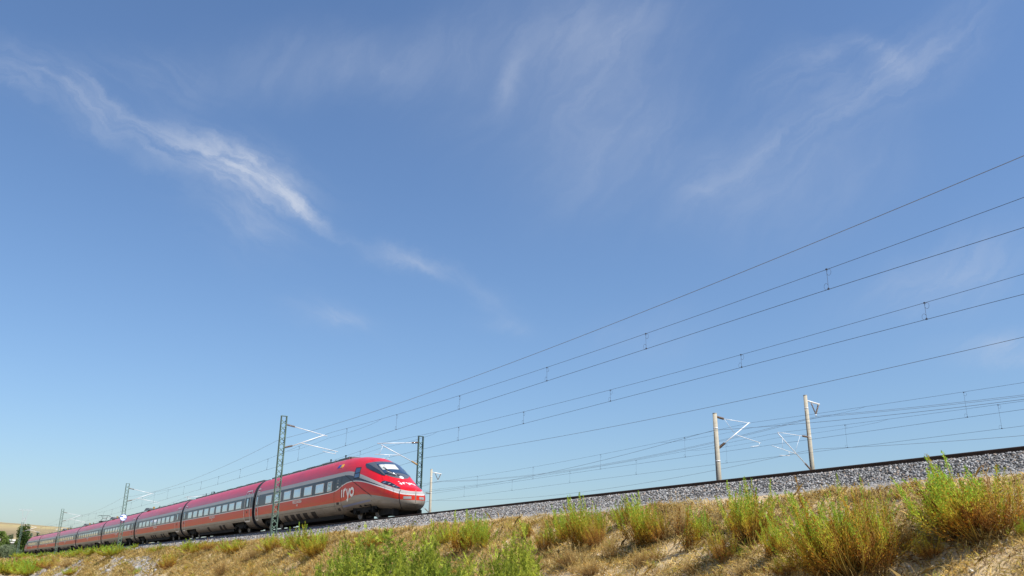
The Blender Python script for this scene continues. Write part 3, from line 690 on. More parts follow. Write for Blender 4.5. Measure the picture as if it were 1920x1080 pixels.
    if nose:
        for sg in (1, -1):
            for gi in range(4): child('letter', ('logo', sg, gi), lambda: logo_side(sg, gi), [WHITE])
            child('cab_window', ('cabw', sg), lambda: cab_window(sg), [SEAM, GLASS_W])
            child('headlight', ('hl', sg), lambda: headlight(sg), [GLASS_D, CHROME, LAMPG])
            child('flag_sticker', ('flag', sg), lambda: flag(sg), [FLAG_B, FLAG_Y, FLAG_R])
            child('nose_seam', ('nseam2', sg), lambda: ribbon([(1.33, 1.40), (1.24, 1.1), (1.21, .80), (1.22, .62), (1.30, .46), (1.42, .39)], .03, True, .007, sg, maxstep=.05), [SEAM])
            def nseam():
                mb = MB(); ribbon([(7.73, 2.66), (6.6, 2.26), (5.3, 1.80), (4.2, 1.38), (3.72, 1.20), (3.78, .62)], .035, True, .007, sg, mb)
                return mb
            child('nose_seam', ('nseam', sg), nseam, [SEAM])
            child('reflection_strip', ('bst', sg), lambda: ribbon([(8.1, .84), (3.9, .96)], .10, True, .006, sg), [mat('blue_grey_reflection', (.16, .19, .33), .4)])  # blue-grey ribbon paints a reflection along the skirt
            child('lower_lamp', ('ll', sg), lambda: side_patch([(.835, .90), (1.05, .89), (1.05, 1.03), (.835, 1.03)], True, .010, 5, 3, sg), [LAMPG])
        def surround():
            mb = MB(); return top_patch(lambda y: 2.62+1.25*(y/.98)**2.2, lambda y: 4.62+1.05*(y/.98)**1.8, .98, 14, 24, .010, mb=mb)
        child('windscreen_surround', 'wsur', surround, [MASKM], True)
        child('windscreen', 'wscr', lambda: top_patch(lambda y: 3.22+.12*(y/.74)**2.2, lambda y: 4.42+.32*(y/.74)**2, .74, 10, 16, .02), [GLASS_W], True)
        child('sun_blind', 'blind', lambda: top_patch(lambda y: 3.62+.2*(y/.7)**2, lambda y: 4.24+.24*(y/.7)**2, .69, 6, 12, .026, y0=-.22), [BLIND], True)
        for sg in (1, -1):
            child('side_cab_glass', ('scg', sg), lambda: side_glass(sg), [GLASS_D], True)
        def badge():
            mb = MB(); vs = []; n = 24
            for rr, off in ((0, .03), (.55, .03), (.75, .022), (1, .012)):
                for k in range(n): a = 2*PI*k/n; vs.append(top_pt(2.74+.20*rr*math.cos(a), .14*rr*math.sin(a), off))
            f = []; ms = []
            for q in range(3):
                for k in range(n): f.append((q*n+k, (q+1)*n+k, (q+1)*n+(k+1) % n, q*n+(k+1) % n))
            mb.add(vs, f[:n*2], 0); mb.add(vs, f[n*2:], 1); return mb
        child('badge', 'badge', badge, [SIGN_W, LAMPG], True)
        for wi, P in enumerate(([(2.85, .05, .05), (3.3, .42, .06), (4.0, .60, .07)], [(2.95, .22, .05), (3.5, .58, .06)], [(2.9, .32, .05), (3.4, .70, .05)])):
            child('wiper', ('wiper', wi), lambda P=P: MB().tube([top_pt(*p) for p in P], .018, 6), [SEAM if wi != 1 else GALV])
        for gi in range(4): child('letter', ('nlogo', gi), lambda: logo_nose(gi), [WHITE])
        child('nose_seam', 'nsm', lambda: MB().tube([(NT-.004, 0, .68), (NT-.005, 0, .9), (NT-.004, 0, 1.2)], .008, 5), [SEAM])
    else:
        if idx in (4,):
            child('pantograph', 'panto', pantograph, [DARK, GALV], loc=(9.0, 0, 0))
        if idx in (2, 3, 4, 5):
            def fair():
                mb = MB(); x0 = 21.6; vs = []; 
                for x, k in ((21.4, 0), (22.2, .22), (23.2, .30), (24.2, .30), (24.5, .1)):
                    vs += [(x, -.75, 3.95), (x, -.62, 4.02+k), (x, .62, 4.02+k), (x, .75, 3.95)]
                mb.add(vs, [(i*4+k, i*4+4+k, i*4+5+k, i*4+1+k) for i in range(4) for k in range(3)])
                for x in (20.6, 21.0): mb.tube([(x, .3, 4.08), (x, .3, 4.34)], .07, 8, 1); mb.tube([(x, -.3, 4.08), (x, -.3, 4.34)], .07, 8, 1)
                return mb
            child('roof_fairing', 'fair', fair, [ROOF, INSUL_Y])
    return car
def window_mesh(x0, x1, z0, z1, nose, sg):
    mb = MB(); side_patch([(x0, z0), (x1, z0), (x1, z1), (x0, z1)], nose, .012, 2, 3, sg, mb, 0)
    e = .07; side_patch([(x0+e, z0+e*.6), (x1-e, z0+e*.6), (x1-e, z1-e*.6), (x0+e, z1-e*.6)], nose, .017, 2, 3, sg, mb, 1); return mb
def door_mesh(x0, x1, arch, nose, sg):
    mb = MB()
    if arch:
        w = .085
        pts = [(x0, 1.0), (x0, 2.95), (x0+.03, 3.06), (x0+.12, 3.13), (x1-.12, 3.13), (x1-.03, 3.06), (x1, 2.95), (x1, 1.0), (x1-.04, .86), (x1-.12, .80), (x0+.12, .80), (x0+.04, .86), (x0, 1.0)]
        ribbon(pts, w, nose, .014, sg, mb, 0, maxstep=.15)
        i = .09; ribbon([(x0+i, .95), (x0+i, 3.02), (x1-i, 3.02), (x1-i, .95), (x0+i, .95)], .02, nose, .010, sg, mb, 2, maxstep=.15)
        xm = (x0+x1)/2; h = .16 if x1-x0 > 1 else .11
        side_patch([(xm-h*2.0, 1.80), (xm+h*2.0, 1.80), (xm+h*2.0, 2.62), (xm-h*2.0, 2.62)], nose, .010, 2, 4, sg, mb, 3)
        side_patch([(xm-h, 1.93), (xm+h, 1.93), (xm+h, 2.52), (xm-h, 2.52)], nose, .016, 2, 4, sg, mb, 1)
        ribbon([(xm-.22, 2.93), (xm+.22, 2.93)], .07, nose, .012, sg, mb, 0)
        side_patch([(xm-.08, 1.42), (xm+.08, 1.42), (xm+.08, 1.58), (xm-.08, 1.58)], nose, .014, 1, 1, sg, mb, 2)
    else:
        for x in (x0, x1): ribbon([(x, .62), (x, 2.62)], .03, nose, .008, sg, mb, 2, maxstep=.15)
        xm = (x0+x1)/2
        side_patch([(xm-.12, 2.0), (xm+.12, 2.0), (xm+.12, 2.09), (xm-.12, 2.09)], nose, .012, 1, 1, sg, mb, 0)
        ribbon([(xm-.1, 2.25), (xm-.1, 2.45), (xm+.1, 2.45), (xm+.1, 2.25), (xm-.1, 2.25)], .02, nose, .012, sg, mb, 0)
        side_patch([(xm-.2, .98), (xm+.2, .98), (xm+.2, 1.12), (xm-.2, 1.12)], nose, .010, 1, 1, sg, mb, 2)
        side_patch([(xm-.2, .62), (xm+.2, .62), (xm+.2, .78), (xm-.2, .78)], nose, .010, 1, 1, sg, mb, 2)
    return mb
def vent_mesh(x0, x1, nose, sg):
    mb = MB(); side_patch([(x0, .36), (x1, .36), (x1, .80), (x0, .80)], nose, .010, 2, 4, sg, mb, 0)
    for k in range(5):
        z = .42+.08*k; ribbon([(x0+.04, z), (x1-.04, z)], .03, nose, .018, sg, mb, 1)
    return mb
def cab_window(sg):
    mb = MB(); side_patch([(6.34, 2.34), (5.54, 2.32), (5.84, 3.0), (6.50, 3.02)], True, .012, 3, 4, sg*1, mb, 0)
    side_patch([(6.26, 2.39), (5.64, 2.38), (5.74, 2.62), (6.31, 2.62)], True, .018, 2, 2, sg, mb, 1)
    side_patch([(6.32, 2.67), (5.77, 2.67), (5.88, 2.95), (6.40, 2.96)], True, .018, 2, 2, sg, mb, 1); return mb
def headlight(sg):
    mb = MB(); a = [(3.08, 1.90), (3.03, 2.02), (2.48, 1.88), (1.98, 1.69), (1.45, 1.50)]; c = [(3.08, 1.89), (2.58, 1.745), (2.14, 1.63), (1.66, 1.49), (1.45, 1.46)]
    n = 12; vs = []
    ax = [p[0] for p in a][::-1]; az = [p[1] for p in a][::-1]; cx = [p[0] for p in c][::-1]; cz = [p[1] for p in c][::-1]
    for i in range(n+1):
        x = 1.45+(3.06-1.45)*i/n; z1 = float(np.interp(x, ax, az)); z0 = float(np.interp(x, cx, cz))
        z1 = max(z1, z0+.01)
        for j in range(4): vs.append(side_pt(x, z0+(z1-z0)*j/3, True, .014, sg))
    f = [(i*4+j, (i+1)*4+j, (i+1)*4+j+1, i*4+j+1) for i in range(n) for j in range(3)]
    mb.add(vs, f if sg > 0 else [g[::-1] for g in f], 0)
    for x, z, r, m in ((2.8, 1.87, .055, 1), (2.4, 1.77, .04, 2), (2.0, 1.64, .04, 2), (1.72, 1.55, .035, 1)):
        vs = [side_pt(x+r*1.6*math.cos(2*PI*k/14), z+r*math.sin(2*PI*k/14), True, .024, sg) for k in range(14)]; mb.add(vs, [tuple(range(14))], m)
    return mb
def side_glass(sg):
    mb = MB(); vs = []; n = 12
    for i in range(n+1):
        t = i/n; x = 3.25+(5.64-3.25)*t
        zl = float(np.interp(x, [3.25, 4.1, 5.0, 5.35, 5.64], [2.28, 2.56, 2.84, 2.96, 3.17])); zu = float(np.interp(x, [3.25, 4.1, 5.0, 5.35, 5.64], [2.31, 2.72, 3.04, 3.13, 3.20]))
        for j in range(4): vs.append(side_pt(x, zl+(zu-zl)*j/3, True, .020, sg))
    f = [(i*4+j, (i+1)*4+j, (i+1)*4+j+1, i*4+j+1) for i in range(n) for j in range(3)]
    return mb.add(vs, f if sg > 0 else [g[::-1] for g in f])
def flag(sg):
    mb = MB(); side_patch([(9.55, 3.24), (9.08, 3.24), (9.05, 3.44), (9.52, 3.44)], True, .012, 2, 2, sg, mb, 0)
    side_patch([(9.06, 3.24), (8.66, 3.23), (8.63, 3.42), (9.03, 3.43)], True, .012, 2, 2, sg, mb, 1); side_patch([(8.98, 3.27), (8.83, 3.27), (8.81, 3.34), (8.94, 3.34)], True, .016, 1, 1, sg, mb, 2); return mb
def pantograph():
    mb = MB(); mb.box(-1.0, 1.0, -.6, .6, 4.10, 4.18)
    for sg in (-.35, .35): mb.tube([(.9, sg, 4.2), (-.55, sg*.8, 4.62)], .035, 6)
    mb.tube([(-.55, -.3, 4.62), (-.55, .3, 4.62)], .03, 6)
    for sg in (-.3, .3): mb.tube([(-.55, sg, 4.62), (.35, sg*1.4, 5.02)], .025, 6)
    for x in (.2, .55): mb.tube([(x, -.95, 4.92), (x, -.72, 5.04), (x, .72, 5.04), (x, .95, 4.92)], .025, 6)
    for x in (-.8, .8):
        for y in (-.5, .5): mb.tube([(x, y, 3.98), (x, y, 4.12)], .06, 8)
    return mb
LC, LD = 24.93, 26.51
train = empty('high_speed_train', Wv(0, 0, 0), label='long red and grey high-speed train with a pointed nose on the near track', cat='train')
make_car(train, 0, 0, LD, True)
for i in range(6): make_car(train, i+1, LD+i*LC, LC, False)
make_car(train, 7, LD+6*LC, LD, True, flip=True)

# ------------------------------------------------------------------ overhead line
MAST_S0, MAST_DS = 15.06, 59.63
MB_BRACE = {}
def lattice_mast(s, lat, top, arm_sign, mat_, label, dist_lat):
    """arm_sign: -1 the arm reaches to smaller lat"""
    root = empty('lattice_mast', Wv(s, lat, -.82), heading(s), label=label, cat='mast', group='green lattice masts along the near tracks')
    h = top+.82; w = .40
    key = ('ch', round(h, 2), mat_.name)
    def ch():
        mb = MB(); mb.box(-.09, .09, -.012, .012, 0, h); mb.box(-.09, -.078, -.012, .045, 0, h); mb.box(.078, .09, -.012, .045, 0, h); return mb.mesh('channel', mat_)
    cm = once(key, ch)
    link('channel', cm, root, (0, -w/2, 0)); link('channel', cm, root, (0, w/2, 0), PI)
    pitch = .36; nb = int((h-.2)/pitch)
    for face, xx in (('a', .082), ('b', -.082)):
        bu = once(('br', face, 0, mat_.name), lambda: MB().bar((xx, -w/2+.01, 0), (xx, w/2-.01, pitch), .012, .042).mesh('brace', mat_))
        bd = once(('br', face, 1, mat_.name), lambda: MB().bar((xx, w/2-.01, 0), (xx, -w/2+.01, pitch), .012, .042).mesh('brace', mat_))
        for k in range(nb): link('brace', bu if (k+(face == 'b')) % 2 else bd, root, (0, 0, .12+k*pitch))
    link('top_plate', once(('tp', mat_.name), lambda: MB().box(-.1, .1, -w/2-.02, w/2+.02, 0, .03).mesh('top_plate', mat_)), root, (0, 0, h+.002))
    link('footing', once('foot', lambda: MB().box(-.28, .28, -.32, .32, -.7, .05).mesh('footing', CONC_B)), root)
    return root
def rel(root_z, z): return z-root_z
def cantilever(root, tubes, z0):
    """tubes: name, (dlat,z above rail) a, b, radius, material; insulators as (a,b)"""
    for name, a, c, r, m in tubes:
        if name == 'insulator':
            mb = MB(); A = Vector((0, a[0], a[1]-z0)); C = Vector((0, c[0], c[1]-z0)); n = 7
            mb.tube([A, C], r*.6, 8)
            for k in range(n):
                p = A.lerp(C, (k+.5)/n); d = (C-A).normalized()*.018; mb.tube([p-d, p+d], [r*1.5, r*1.1], 10)
            mb.build('insulator', m, root, True)
        else: MB().tube([(0, a[0], a[1]-z0), (0, c[0], c[1]-z0)], r*.88, 8).build(name, m, root, True)
near_lbl = {-1: 'green lattice mast beside the track behind the viewer to the right', 0: 'green lattice mast standing in front of the first coach of the train', 1: 'lattice mast in front of the train carrying a round blue and white sign', 2: 'small distant lattice mast in front of the last coaches, left of the sign mast',
            3: 'farthest lattice mast on the near side of the track, beyond the end of the train'}
STUB = []
for k in range(-1, 5):
    if k == 4: continue
    s = MAST_S0+k*MAST_DS; m = lattice_mast(s, 3.26, 7.11, -1, GREEN_ST, near_lbl[k], 0)
    d = lambda lat: lat-3.26
    cantilever(m, [('insulator', (-.22, 6.56), (d(2.45), 6.47), .05, INSUL), ('top_tube', (d(2.45), 6.47), (d(.1), 6.04), .028, GALV),
                   ('insulator', (-.22, 5.02), (d(2.5), 5.18), .05, INSUL), ('diagonal_tube', (d(2.5), 5.18), (d(.3), 6.10), .034, GALV),
                   ('registration_tube', (d(1.95), 5.42), (d(-.75), 5.03), .028, GALV), ('steady_arm', (d(-.6), 4.86), (d(.35), 4.98), .02, GALV), ('drop_bracket', (d(-.6), 5.05), (d(-.6), 4.84), .015, GALV)], -.82)
FAR_S0 = 16.04
far_lbl = {-1: 'green lattice mast across the tracks behind the viewer', 0: 'dark green lattice mast rising behind the nose of the train', 1: 'far side lattice mast whose top shows over the roof of the second coach',
           2: 'far side lattice mast behind the mast with the round sign', 3: 'far side lattice mast whose top shows over the sixth coach', 4: 'farthest lattice mast, its top above the dark green tree at the left'}
for k in range(-1, 5):
    s = FAR_S0+k*60.3
    m = lattice_mast(s, -7.6, 6.79, 1, GREEN_DK, far_lbl[k], 0); d = lambda lat: lat+7.6
    cantilever(m, [('insulator', (.22, 6.33), (d(-6.85), 6.27), .05, INSUL), ('top_tube', (d(-6.85), 6.27), (d(-4.1), 6.0), .030, GALV),
                   ('insulator', (.22, 4.70), (d(-6.9), 4.92), .05, INSUL_Y), ('diagonal_tube', (d(-6.9), 4.92), (d(-4.4), 5.93), .034, GALV),
                   ('registration_tube', (d(-5.95), 5.28), (d(-3.95), 5.20), .026, GALV), ('hanger', (d(-4.55), 5.87), (d(-4.3), 5.22), .014, GALV), ('steady_arm', (d(-5.1), 5.0), (d(-4.4), 4.93), .018, GALV), ('drop_bracket', (d(-5.1), 5.24), (d(-5.1), 4.99), .014, GALV)], -.82)
# round blue and white sign on the second near mast
def round_sign():
    s = MAST_S0+MAST_DS-.25; root = empty('round_sign', Wv(s, 3.26, 3.05), 0, label='round blue and white sign fixed to the second lattice mast', cat='sign')
    p = Wv(s, 3.26, 3.05); toward = Vector((-p.x, -p.y, 0)).normalized(); root.rotation_euler = (0, 0, math.atan2(toward.y, toward.x)); r = .40; n = 32
    mb = MB(); mb.tube([(0, 0, 0), (.03, 0, 0)], r, n); mb.build('plate', SIGN_B, root)
    mb = MB(); mb.tube([(.031, 0, 0), (.036, 0, 0)], r*.88, n); mb.build('face', SIGN_W, root)
    mb = MB(); mb.box(.037, .042, -.34, -.02, .06, .18); mb.box(.037, .042, .04, .35, -.20, -.09); mb.build('bars', SIGN_B, root)
    mb = MB(); mb.box(-.10, .0, -.05, .05, -.3, .3); mb.build('bracket', GALV, root)
round_sign()
# concrete poles of the line beyond
def concrete_pole(s, lat, top, arms, label):
    root = empty('concrete_pole', Wv(s, lat, -.6), heading(s), label=label, cat='pole', group='round concrete poles of the tracks beyond')
    h = top+.6; mb = MB(); mb.tube([(0, 0, 0), (0, 0, h)], [.20, .135], 18); mb.build('shaft', CONC, root, True); MB().tube([(0, 0, h), (0, 0, h+.03)], .145, 18).build('cap', CONC_B, root)
    for zc, lb in ((2.2, 'band'), (h-1.0, 'band'), (h-3.1, 'band')):
        MB().tube([(0, 0, zc), (0, 0, zc+.06)], .20-.065*zc/h+.012, 18).build('clamp_band', GALV if zc > 3 else DARK, root, True)
    MB().tube([(0, .195, .6), (0, .15, h-1.2)], .014, 5).build('earth_cable', DARK, root)
    cantilever(root, arms, -.6)
    return root
def arms_C(): 
    return [('insulator', (-.18, 6.92), (-.8, 6.85), .055, INSUL), ('top_tube', (-.8, 6.85), (-3.25, 6.80), .022, GALV), ('insulator', (-.2, 4.92), (-.72, 5.26), .06, INSUL), ('diagonal_tube', (-.72, 5.26), (-3.15, 6.83), .036, GALV),
            ('registration_tube', (-1.75, 5.90), (-4.1, 5.55), .024, GALV), ('steady_arm', (-3.9, 5.35), (-3.1, 5.22), .02, GALV), ('drop_bracket', (-4.0, 5.56), (-3.9, 5.34), .015, GALV), ('hanger', (-.85, 6.84), (-1.75, 5.92), .012, GALV)]
def arms_D():
    return [('insulator', (.17, 6.80), (.75, 6.82), .05, INSUL), ('top_tube', (.75, 6.82), (3.4, 6.86), .02, GALV), ('insulator', (.2, 4.42), (.75, 4.85), .05, INSUL), ('diagonal_tube', (.75, 4.85), (3.35, 6.80), .034, GALV),
            ('registration_tube', (1.5, 5.45), (4.1, 5.85), .022, GALV), ('steady_arm', (2.3, 5.28), (3.4, 5.22), .022, GALV), ('drop_bracket', (2.35, 5.55), (2.3, 5.27), .014, GALV), ('hanger', (1.0, 6.80), (1.75, 5.5), .012, GALV), ('hanger', (2.9, 6.45), (3.0, 5.68), .012, GALV),
            ('feeder_bracket', (-.15, 9.52), (-1.5, 9.40), .07, GALV), ('insulator', (-.6, 9.38), (-.98, 8.62), .05, INSUL), ('insulator', (-1.38, 9.32), (-1.02, 8.62), .05, INSUL), ('clamp', (-1.0, 8.62), (-1.0, 8.40), .03, GALV)]
for s, l in ((-2.3, 'thick concrete pole with its arm to the right, left of the tallest concrete pole'), (58.0, 'concrete pole behind the coaches of the train')): concrete_pole(s, -19.8, 7.12, arms_C(), l)
for s, l in ((-.4, 'tallest concrete pole, its arm to the left and a bracket on top'), (60.0, 'slim concrete pole with a small top bracket, right of the train nose')): concrete_pole(s, -31.2, 9.9, arms_D(), l)

def wire_mesh(name, pts, r, m, parent, origin):
    """pts: n,3 array"""
    P = np.asarray(pts, float); n = 5; t = np.gradient(P, axis=0); t /= np.linalg.norm(t, axis=1)[:, None]; up = np.array([0, 0, 1.]); a = np.cross(t, up); a /= np.linalg.norm(a, axis=1)[:, None]; b_ = np.cross(t, a)
    V = np.stack([P+r*(a*math.cos(2*PI*k/n)+b_*math.sin(2*PI*k/n)) for k in range(n)], 1).reshape(-1, 3)-np.array(origin)
    i = np.arange(len(P)-1)*n; F = np.concatenate([np.stack([i+k, i+(k+1) % n, i+n+(k+1) % n, i+n+k], 1) for k in range(n)])
    return link(name, np_mesh(name, V, F, [m], smooth=True), parent)
def sagz(S, s0, ds, ztop_, sag, tilt=0.):
    u = ((S-s0)/ds) % 1.0; return ztop_-sag*4*u*(1-u)+tilt*np.clip((s0-S)/ds, 0, 1)
def dropper_mesh(hh):
    mb = MB(); mb.tube([(0, 0, 0), (0, 0, hh)], .006, 4, cap=False); mb.box(-.03, .03, -.012, .012, -.015, .035); mb.box(-.03, .03, -.012, .012, hh-.03, hh+.015)
    for zc, sg in ((.10, 1), (hh-.12, -1)):
        mb.tube([(sg*(.075+.075*math.cos(a)), 0, zc+.10*math.sin(a)) for a in np.linspace(-PI*.9, PI*.95, 12)], .005, 4, cap=False)
    return mb.mesh('dropper', WIRE)
def overhead(lat, s0, ds, zc_tab, zm, sagm, drops, label, r=.0080, smin=-130, smax=330, stitch=True, stag=.12, tilt=0.):
    o = Wv(0, lat, 5); root = empty('overhead_line', o, label=label, cat='overhead line', group='overhead contact lines')
    S = np.arange(smin, smax, 1.5); tabs = np.array([a for a, _ in zc_tab]); tabz = np.array([c for _, c in zc_tab])
    stg = lambda q: stag*(1-2*np.abs((((np.asarray(q)-s0)/(2*ds)) % 1.0)*2-1))
    zc = np.interp(S, tabs, tabz); wire_mesh('contact_wire', W(S, lat+stg(S), zc), r, WIRE, root, o)
    def zmess(q): return sagz(q, s0, ds, zm, sagm, tilt)
    wire_mesh('messenger_wire', W(S, lat+stg(S)*.3, zmess(S)), r*.9, WIRE, root, o)
    for q in drops:
        z0 = float(np.interp(q, tabs, tabz)); z1 = float(zmess(q)); hh = round(z1-z0, 2)
        if hh < .2: continue
        d = link('dropper', once(('drop', hh), lambda: dropper_mesh(hh)), root, Wv(q, lat+float(stg(q)), z0)-o, heading(q))
    if stitch:
        for k in range(-1, 4):
            sm = s0+k*ds
            if sm > 200: continue
            q = np.linspace(sm-9, sm+9, 25); zz = zmess(q)-.02-.34*np.sin(np.pi*(q-sm+9)/18)**.6*(1-np.exp(-((q-sm)/1.2)**2)*0)
            zz = np.maximum(zz, np.interp(q, tabs, tabz)+.2); zz[0] = zmess(q[0]); zz[-1] = zmess(q[-1]); wire_mesh('stitch_wire', W(q, lat+0*q, zz), r*.7, WIRE, root, o)
d1 = [-42.5, -34.6, -26.95, -18.6, -11.9, -3.8, 4.0, 12, 21.5, 29.1, 37, 44.4, 51, 58.5, 66.5]+[74+7.6*i for i in range(20)]
overhead(0, MAST_S0, MAST_DS, [(-130, 5.3), (-27, 5.30), (-18, 5.22), (-4, 5.14), (9, 5.06), (30, 4.99), (66, 4.95), (400, 4.95)], 6.28, .58, d1, 'overhead wires with droppers above the near track, spanning the right sky', tilt=.2)
d2 = [-42.7, -35, -27.2, -19.2, -10.8, -3.1, 4.4, 20.2, 28, 36, 44, 52, 60]+[68+7.8*i for i in range(20)]
overhead(-4.4, FAR_S0, 60.3, [(-130, 5.05), (-30, 5.03), (-19, 4.97), (-3, 4.90), (5, 4.88), (60, 4.9), (400, 4.9)], 6.05, .58, d2, 'overhead wires with droppers above the second track, just behind the first set')
overhead(-23, -2.3, 60.3, [(-130, 5.05), (-20, 5.09), (-2, 5.2), (14, 5.25), (400, 5.3)], 6.83, .52, [-57.5, -47, -37, -27.2, -17.2, 4.2, 14.1, 24, 34, 44]+[64+10*i for i in range(14)], 'overhead wires held by the left concrete pole, low over the rail', .008, stag=.2)
overhead(-27.8, -.4, 60.4, [(-130, 5.05), (-17, 5.06), (-1, 5.18), (25, 5.25), (400, 5.35)], 6.82, .52, [-56, -46, -36, -26.5, -16.3, -6, 4.8, 15.3, 24.9, 35, 45]+[65+10*i for i in range(14)], 'overhead wires held by the tallest concrete pole, lowest wires in the sky', .008, stag=.2)
def feeder(lat, s0, ds, z, sag, label, r=.009, n=1, tilt=0.):
    o = Wv(0, lat, z); root = None; S = np.arange(-130, 330, 1.5)
    for k in range(n):
        nm = 'feeder_cable'; ob = wire_mesh(nm, W(S, lat+.0*k, sagz(S, s0, ds, z-.09*k, sag, tilt)), r, WIRE_F, None if k == 0 else root, o)
        if k == 0: root = ob; ob.location = o; props(ob, label, 'cable', 'bare feeder cables on the masts')
    return root
feeder(3.55, MAST_S0, MAST_DS, 5.47, .70, 'uppermost single cable crossing the right sky, carried by the near lattice masts', .008, tilt=.45)
feeder(-7.95, FAR_S0, 60.3, 5.24, .66, 'single cable behind the second wires, carried by the far lattice masts')
feeder(-19.5, -2.3, 60.3, 6.0, 1.25, 'single sagging cable hooked on the left concrete pole', .010)
feeder(-31.5, -.4, 60.4, 5.95, 1.15, 'lowest single cable, fixed low on the tallest concrete pole', .010)
feeder(-32.2, -.4, 60.4, 8.45, 1.15, 'double cable hanging from the top bracket of the tallest concrete pole', .010, 2)

# ------------------------------------------------------------------ plants
def lerp3(t, cols):
    t = np.clip(t, 0, 1)[:, None]*(len(cols)-1); i = np.minimum(t.astype(int), len(cols)-2)[:, 0]; c = np.array(cols); f = t-i[:, None]; return c[i]*(1-f)+c[i+1]*f
def stems_np(base, tips, bend, r0, nseg, col0, col1):
    n = len(base); ts = np.linspace(0, 1, nseg+1); C = base[:, None]*(1-ts)[None, :, None]+tips[:, None]*ts[None, :, None]+bend[:, None]*(4*ts*(1-ts))[None, :, None]
    k = 3; ang = np.arange(k)*2*PI/k; rad = r0[:, None]*(1-.75*ts)[None]; V = C[:, :, None, :].repeat(k, 2).copy()
    V[..., 0] += rad[:, :, None]*np.cos(ang); V[..., 1] += rad[:, :, None]*np.sin(ang); V = V.reshape(-1, 3)
    idx = (np.arange(n)[:, None]*(nseg+1)+np.arange(nseg)[None]).ravel()*k; F = []
    for j in range(k): F.append(np.stack([idx+j, idx+(j+1) % k, idx+k+(j+1) % k, idx+k+j], 1))
    col = (np.array(col0)[None]*(1-ts)[:, None]+np.array(col1)[None]*ts[:, None])[None, :, None, :].repeat(n, 0).repeat(k, 2).reshape(-1, 3)
    return C, V, np.concatenate(F), col
def leaves_np(P, D, ln, wd, col, normal_jit=.8):
    """diamond leaves at P pointing along D"""
    n = len(P); D = D/np.linalg.norm(D, axis=1)[:, None]; R = rng.normal(size=(n, 3)); a = np.cross(D, R); a /= np.linalg.norm(a, axis=1)[:, None]
    ln = ln[:, None]; wd = wd[:, None]; V = np.stack([P, P+D*ln*.45+a*wd*.5, P+D*ln, P+D*ln*.45-a*wd*.5], 1).reshape(-1, 3)
    F = np.arange(n*4).reshape(n, 4); return V, F, np.repeat(col, 4, 0)
GREENS = {'wispy': [(.15, .06, .02), (.38, .20, .03), (.56, .46, .06), (.46, .56, .06), (.32, .50, .06)],
          'green': [(.20, .11, .02), (.42, .38, .03), (.44, .54, .06), (.35, .53, .06), (.27, .46, .06)],
          'rust': [(.15, .065, .025), (.36, .16, .04), (.54, .33, .08), (.58, .46, .06), (.44, .50, .06)],
          'dry': [(.20, .12, .05), (.36, .22, .08), (.50, .35, .13), (.60, .45, .18), (.62, .50, .22)]}
def weed(kind, H, R, nst, nlf, seed, spread=.45, lsz=1.0):
    """tall herb: woody stems fanning from the root, each ending in a pointed plume of small leaves; rusty below, green above"""
    global rng
    keep = rng; rng = np.random.default_rng(seed)
    a = rng.uniform(0, 2*PI, nst); q = rng.random(nst)**.6; base = np.stack([np.cos(a)*q*R*.14, np.sin(a)*q*R*.14, -.06+0*a], 1)
    ns = 5; sa = rng.uniform(0, 2*PI, ns); sr = R*rng.uniform(.1, .5, ns); sh = rng.uniform(.72, 1.0, ns); sh[0] = 1; sr[0] *= .3; k_ = rng.integers(0, ns, nst)
    if R < .3: sr *= 0
    hh = H*sh[k_]*(1-.30*q**2)*rng.uniform(.45, 1.08, nst); rr = R*q*rng.uniform(.35, .95, nst); a2 = a+rng.normal(0, .3, nst)
    tips = np.stack([np.cos(a2)*rr+np.cos(sa[k_])*sr[k_], np.sin(a2)*rr+np.sin(sa[k_])*sr[k_], hh], 1); bend = np.stack([np.cos(a)*rr*.16, np.sin(a)*rr*.16, -hh*.03], 1)+rng.normal(0, .02, (nst, 3))*H
    cs = GREENS[kind]; C, V, F, c = stems_np(base, tips, bend, np.full(nst, .0045+.003*H), 6, (.16, .09, .04), cs[2]); sm = np_mesh('stems', V, F, [STEM], col=c)
    n = nst*nlf; si = np.repeat(np.arange(nst), nlf); t0 = rng.uniform(.12, .42, nst)[si] if kind != 'dry' else np.full(n, .2); t = t0+(1-t0)*rng.random(n)**.85
    k = t*6; i = np.minimum(k.astype(int), 5); f = (k-i)[:, None]; P = C[si, i]*(1-f)+C[si, i+1]*f; T = C[si, i+1]-C[si, i]; T /= np.linalg.norm(T, axis=1)[:, None]
    u = (t-t0)/(1-t0); rad = (.060*H*(1-u)**1.0*np.clip(u*4+.3, 0, 1)+.006)*np.sqrt(rng.random(n)); out = rng.normal(size=(n, 3)); out -= (out*T).sum(1)[:, None]*T; out /= np.linalg.norm(out, axis=1)[:, None]
    P = P+out*rad[:, None]+T*rad[:, None]*.9; D = T*rng.uniform(.7, 1.4, n)[:, None]+out*rng.uniform(.2, .8, n)[:, None]
    zr = P[:, 2]/H; dead = rng.random(nst) < .24; tone = rng.uniform(.75, 1.2, nst)
    lift = rng.normal(0, .10, nst)[si]
    col = lerp3(np.where(dead[si], zr*.4, zr*.80+u*.60+.04)+lift+rng.normal(0, .11, n), cs)*(rng.uniform(.5, 1.45, n)*tone[si])[:, None]
    fl = (rng.random(n) < .10) & (zr < .8); col[fl] = np.array([.60, .26, .03])*rng.uniform(.6, 1.2, (int(fl.sum()), 1))
    V, F, c = leaves_np(P, D, rng.uniform(.022, .055, n)*lsz*(1-.45*u), rng.uniform(.008, .014, n)*lsz*(1-.3*u), col); lm = np_mesh('foliage', V, F, [LEAF], col=c)
    rng = keep; return sm, lm
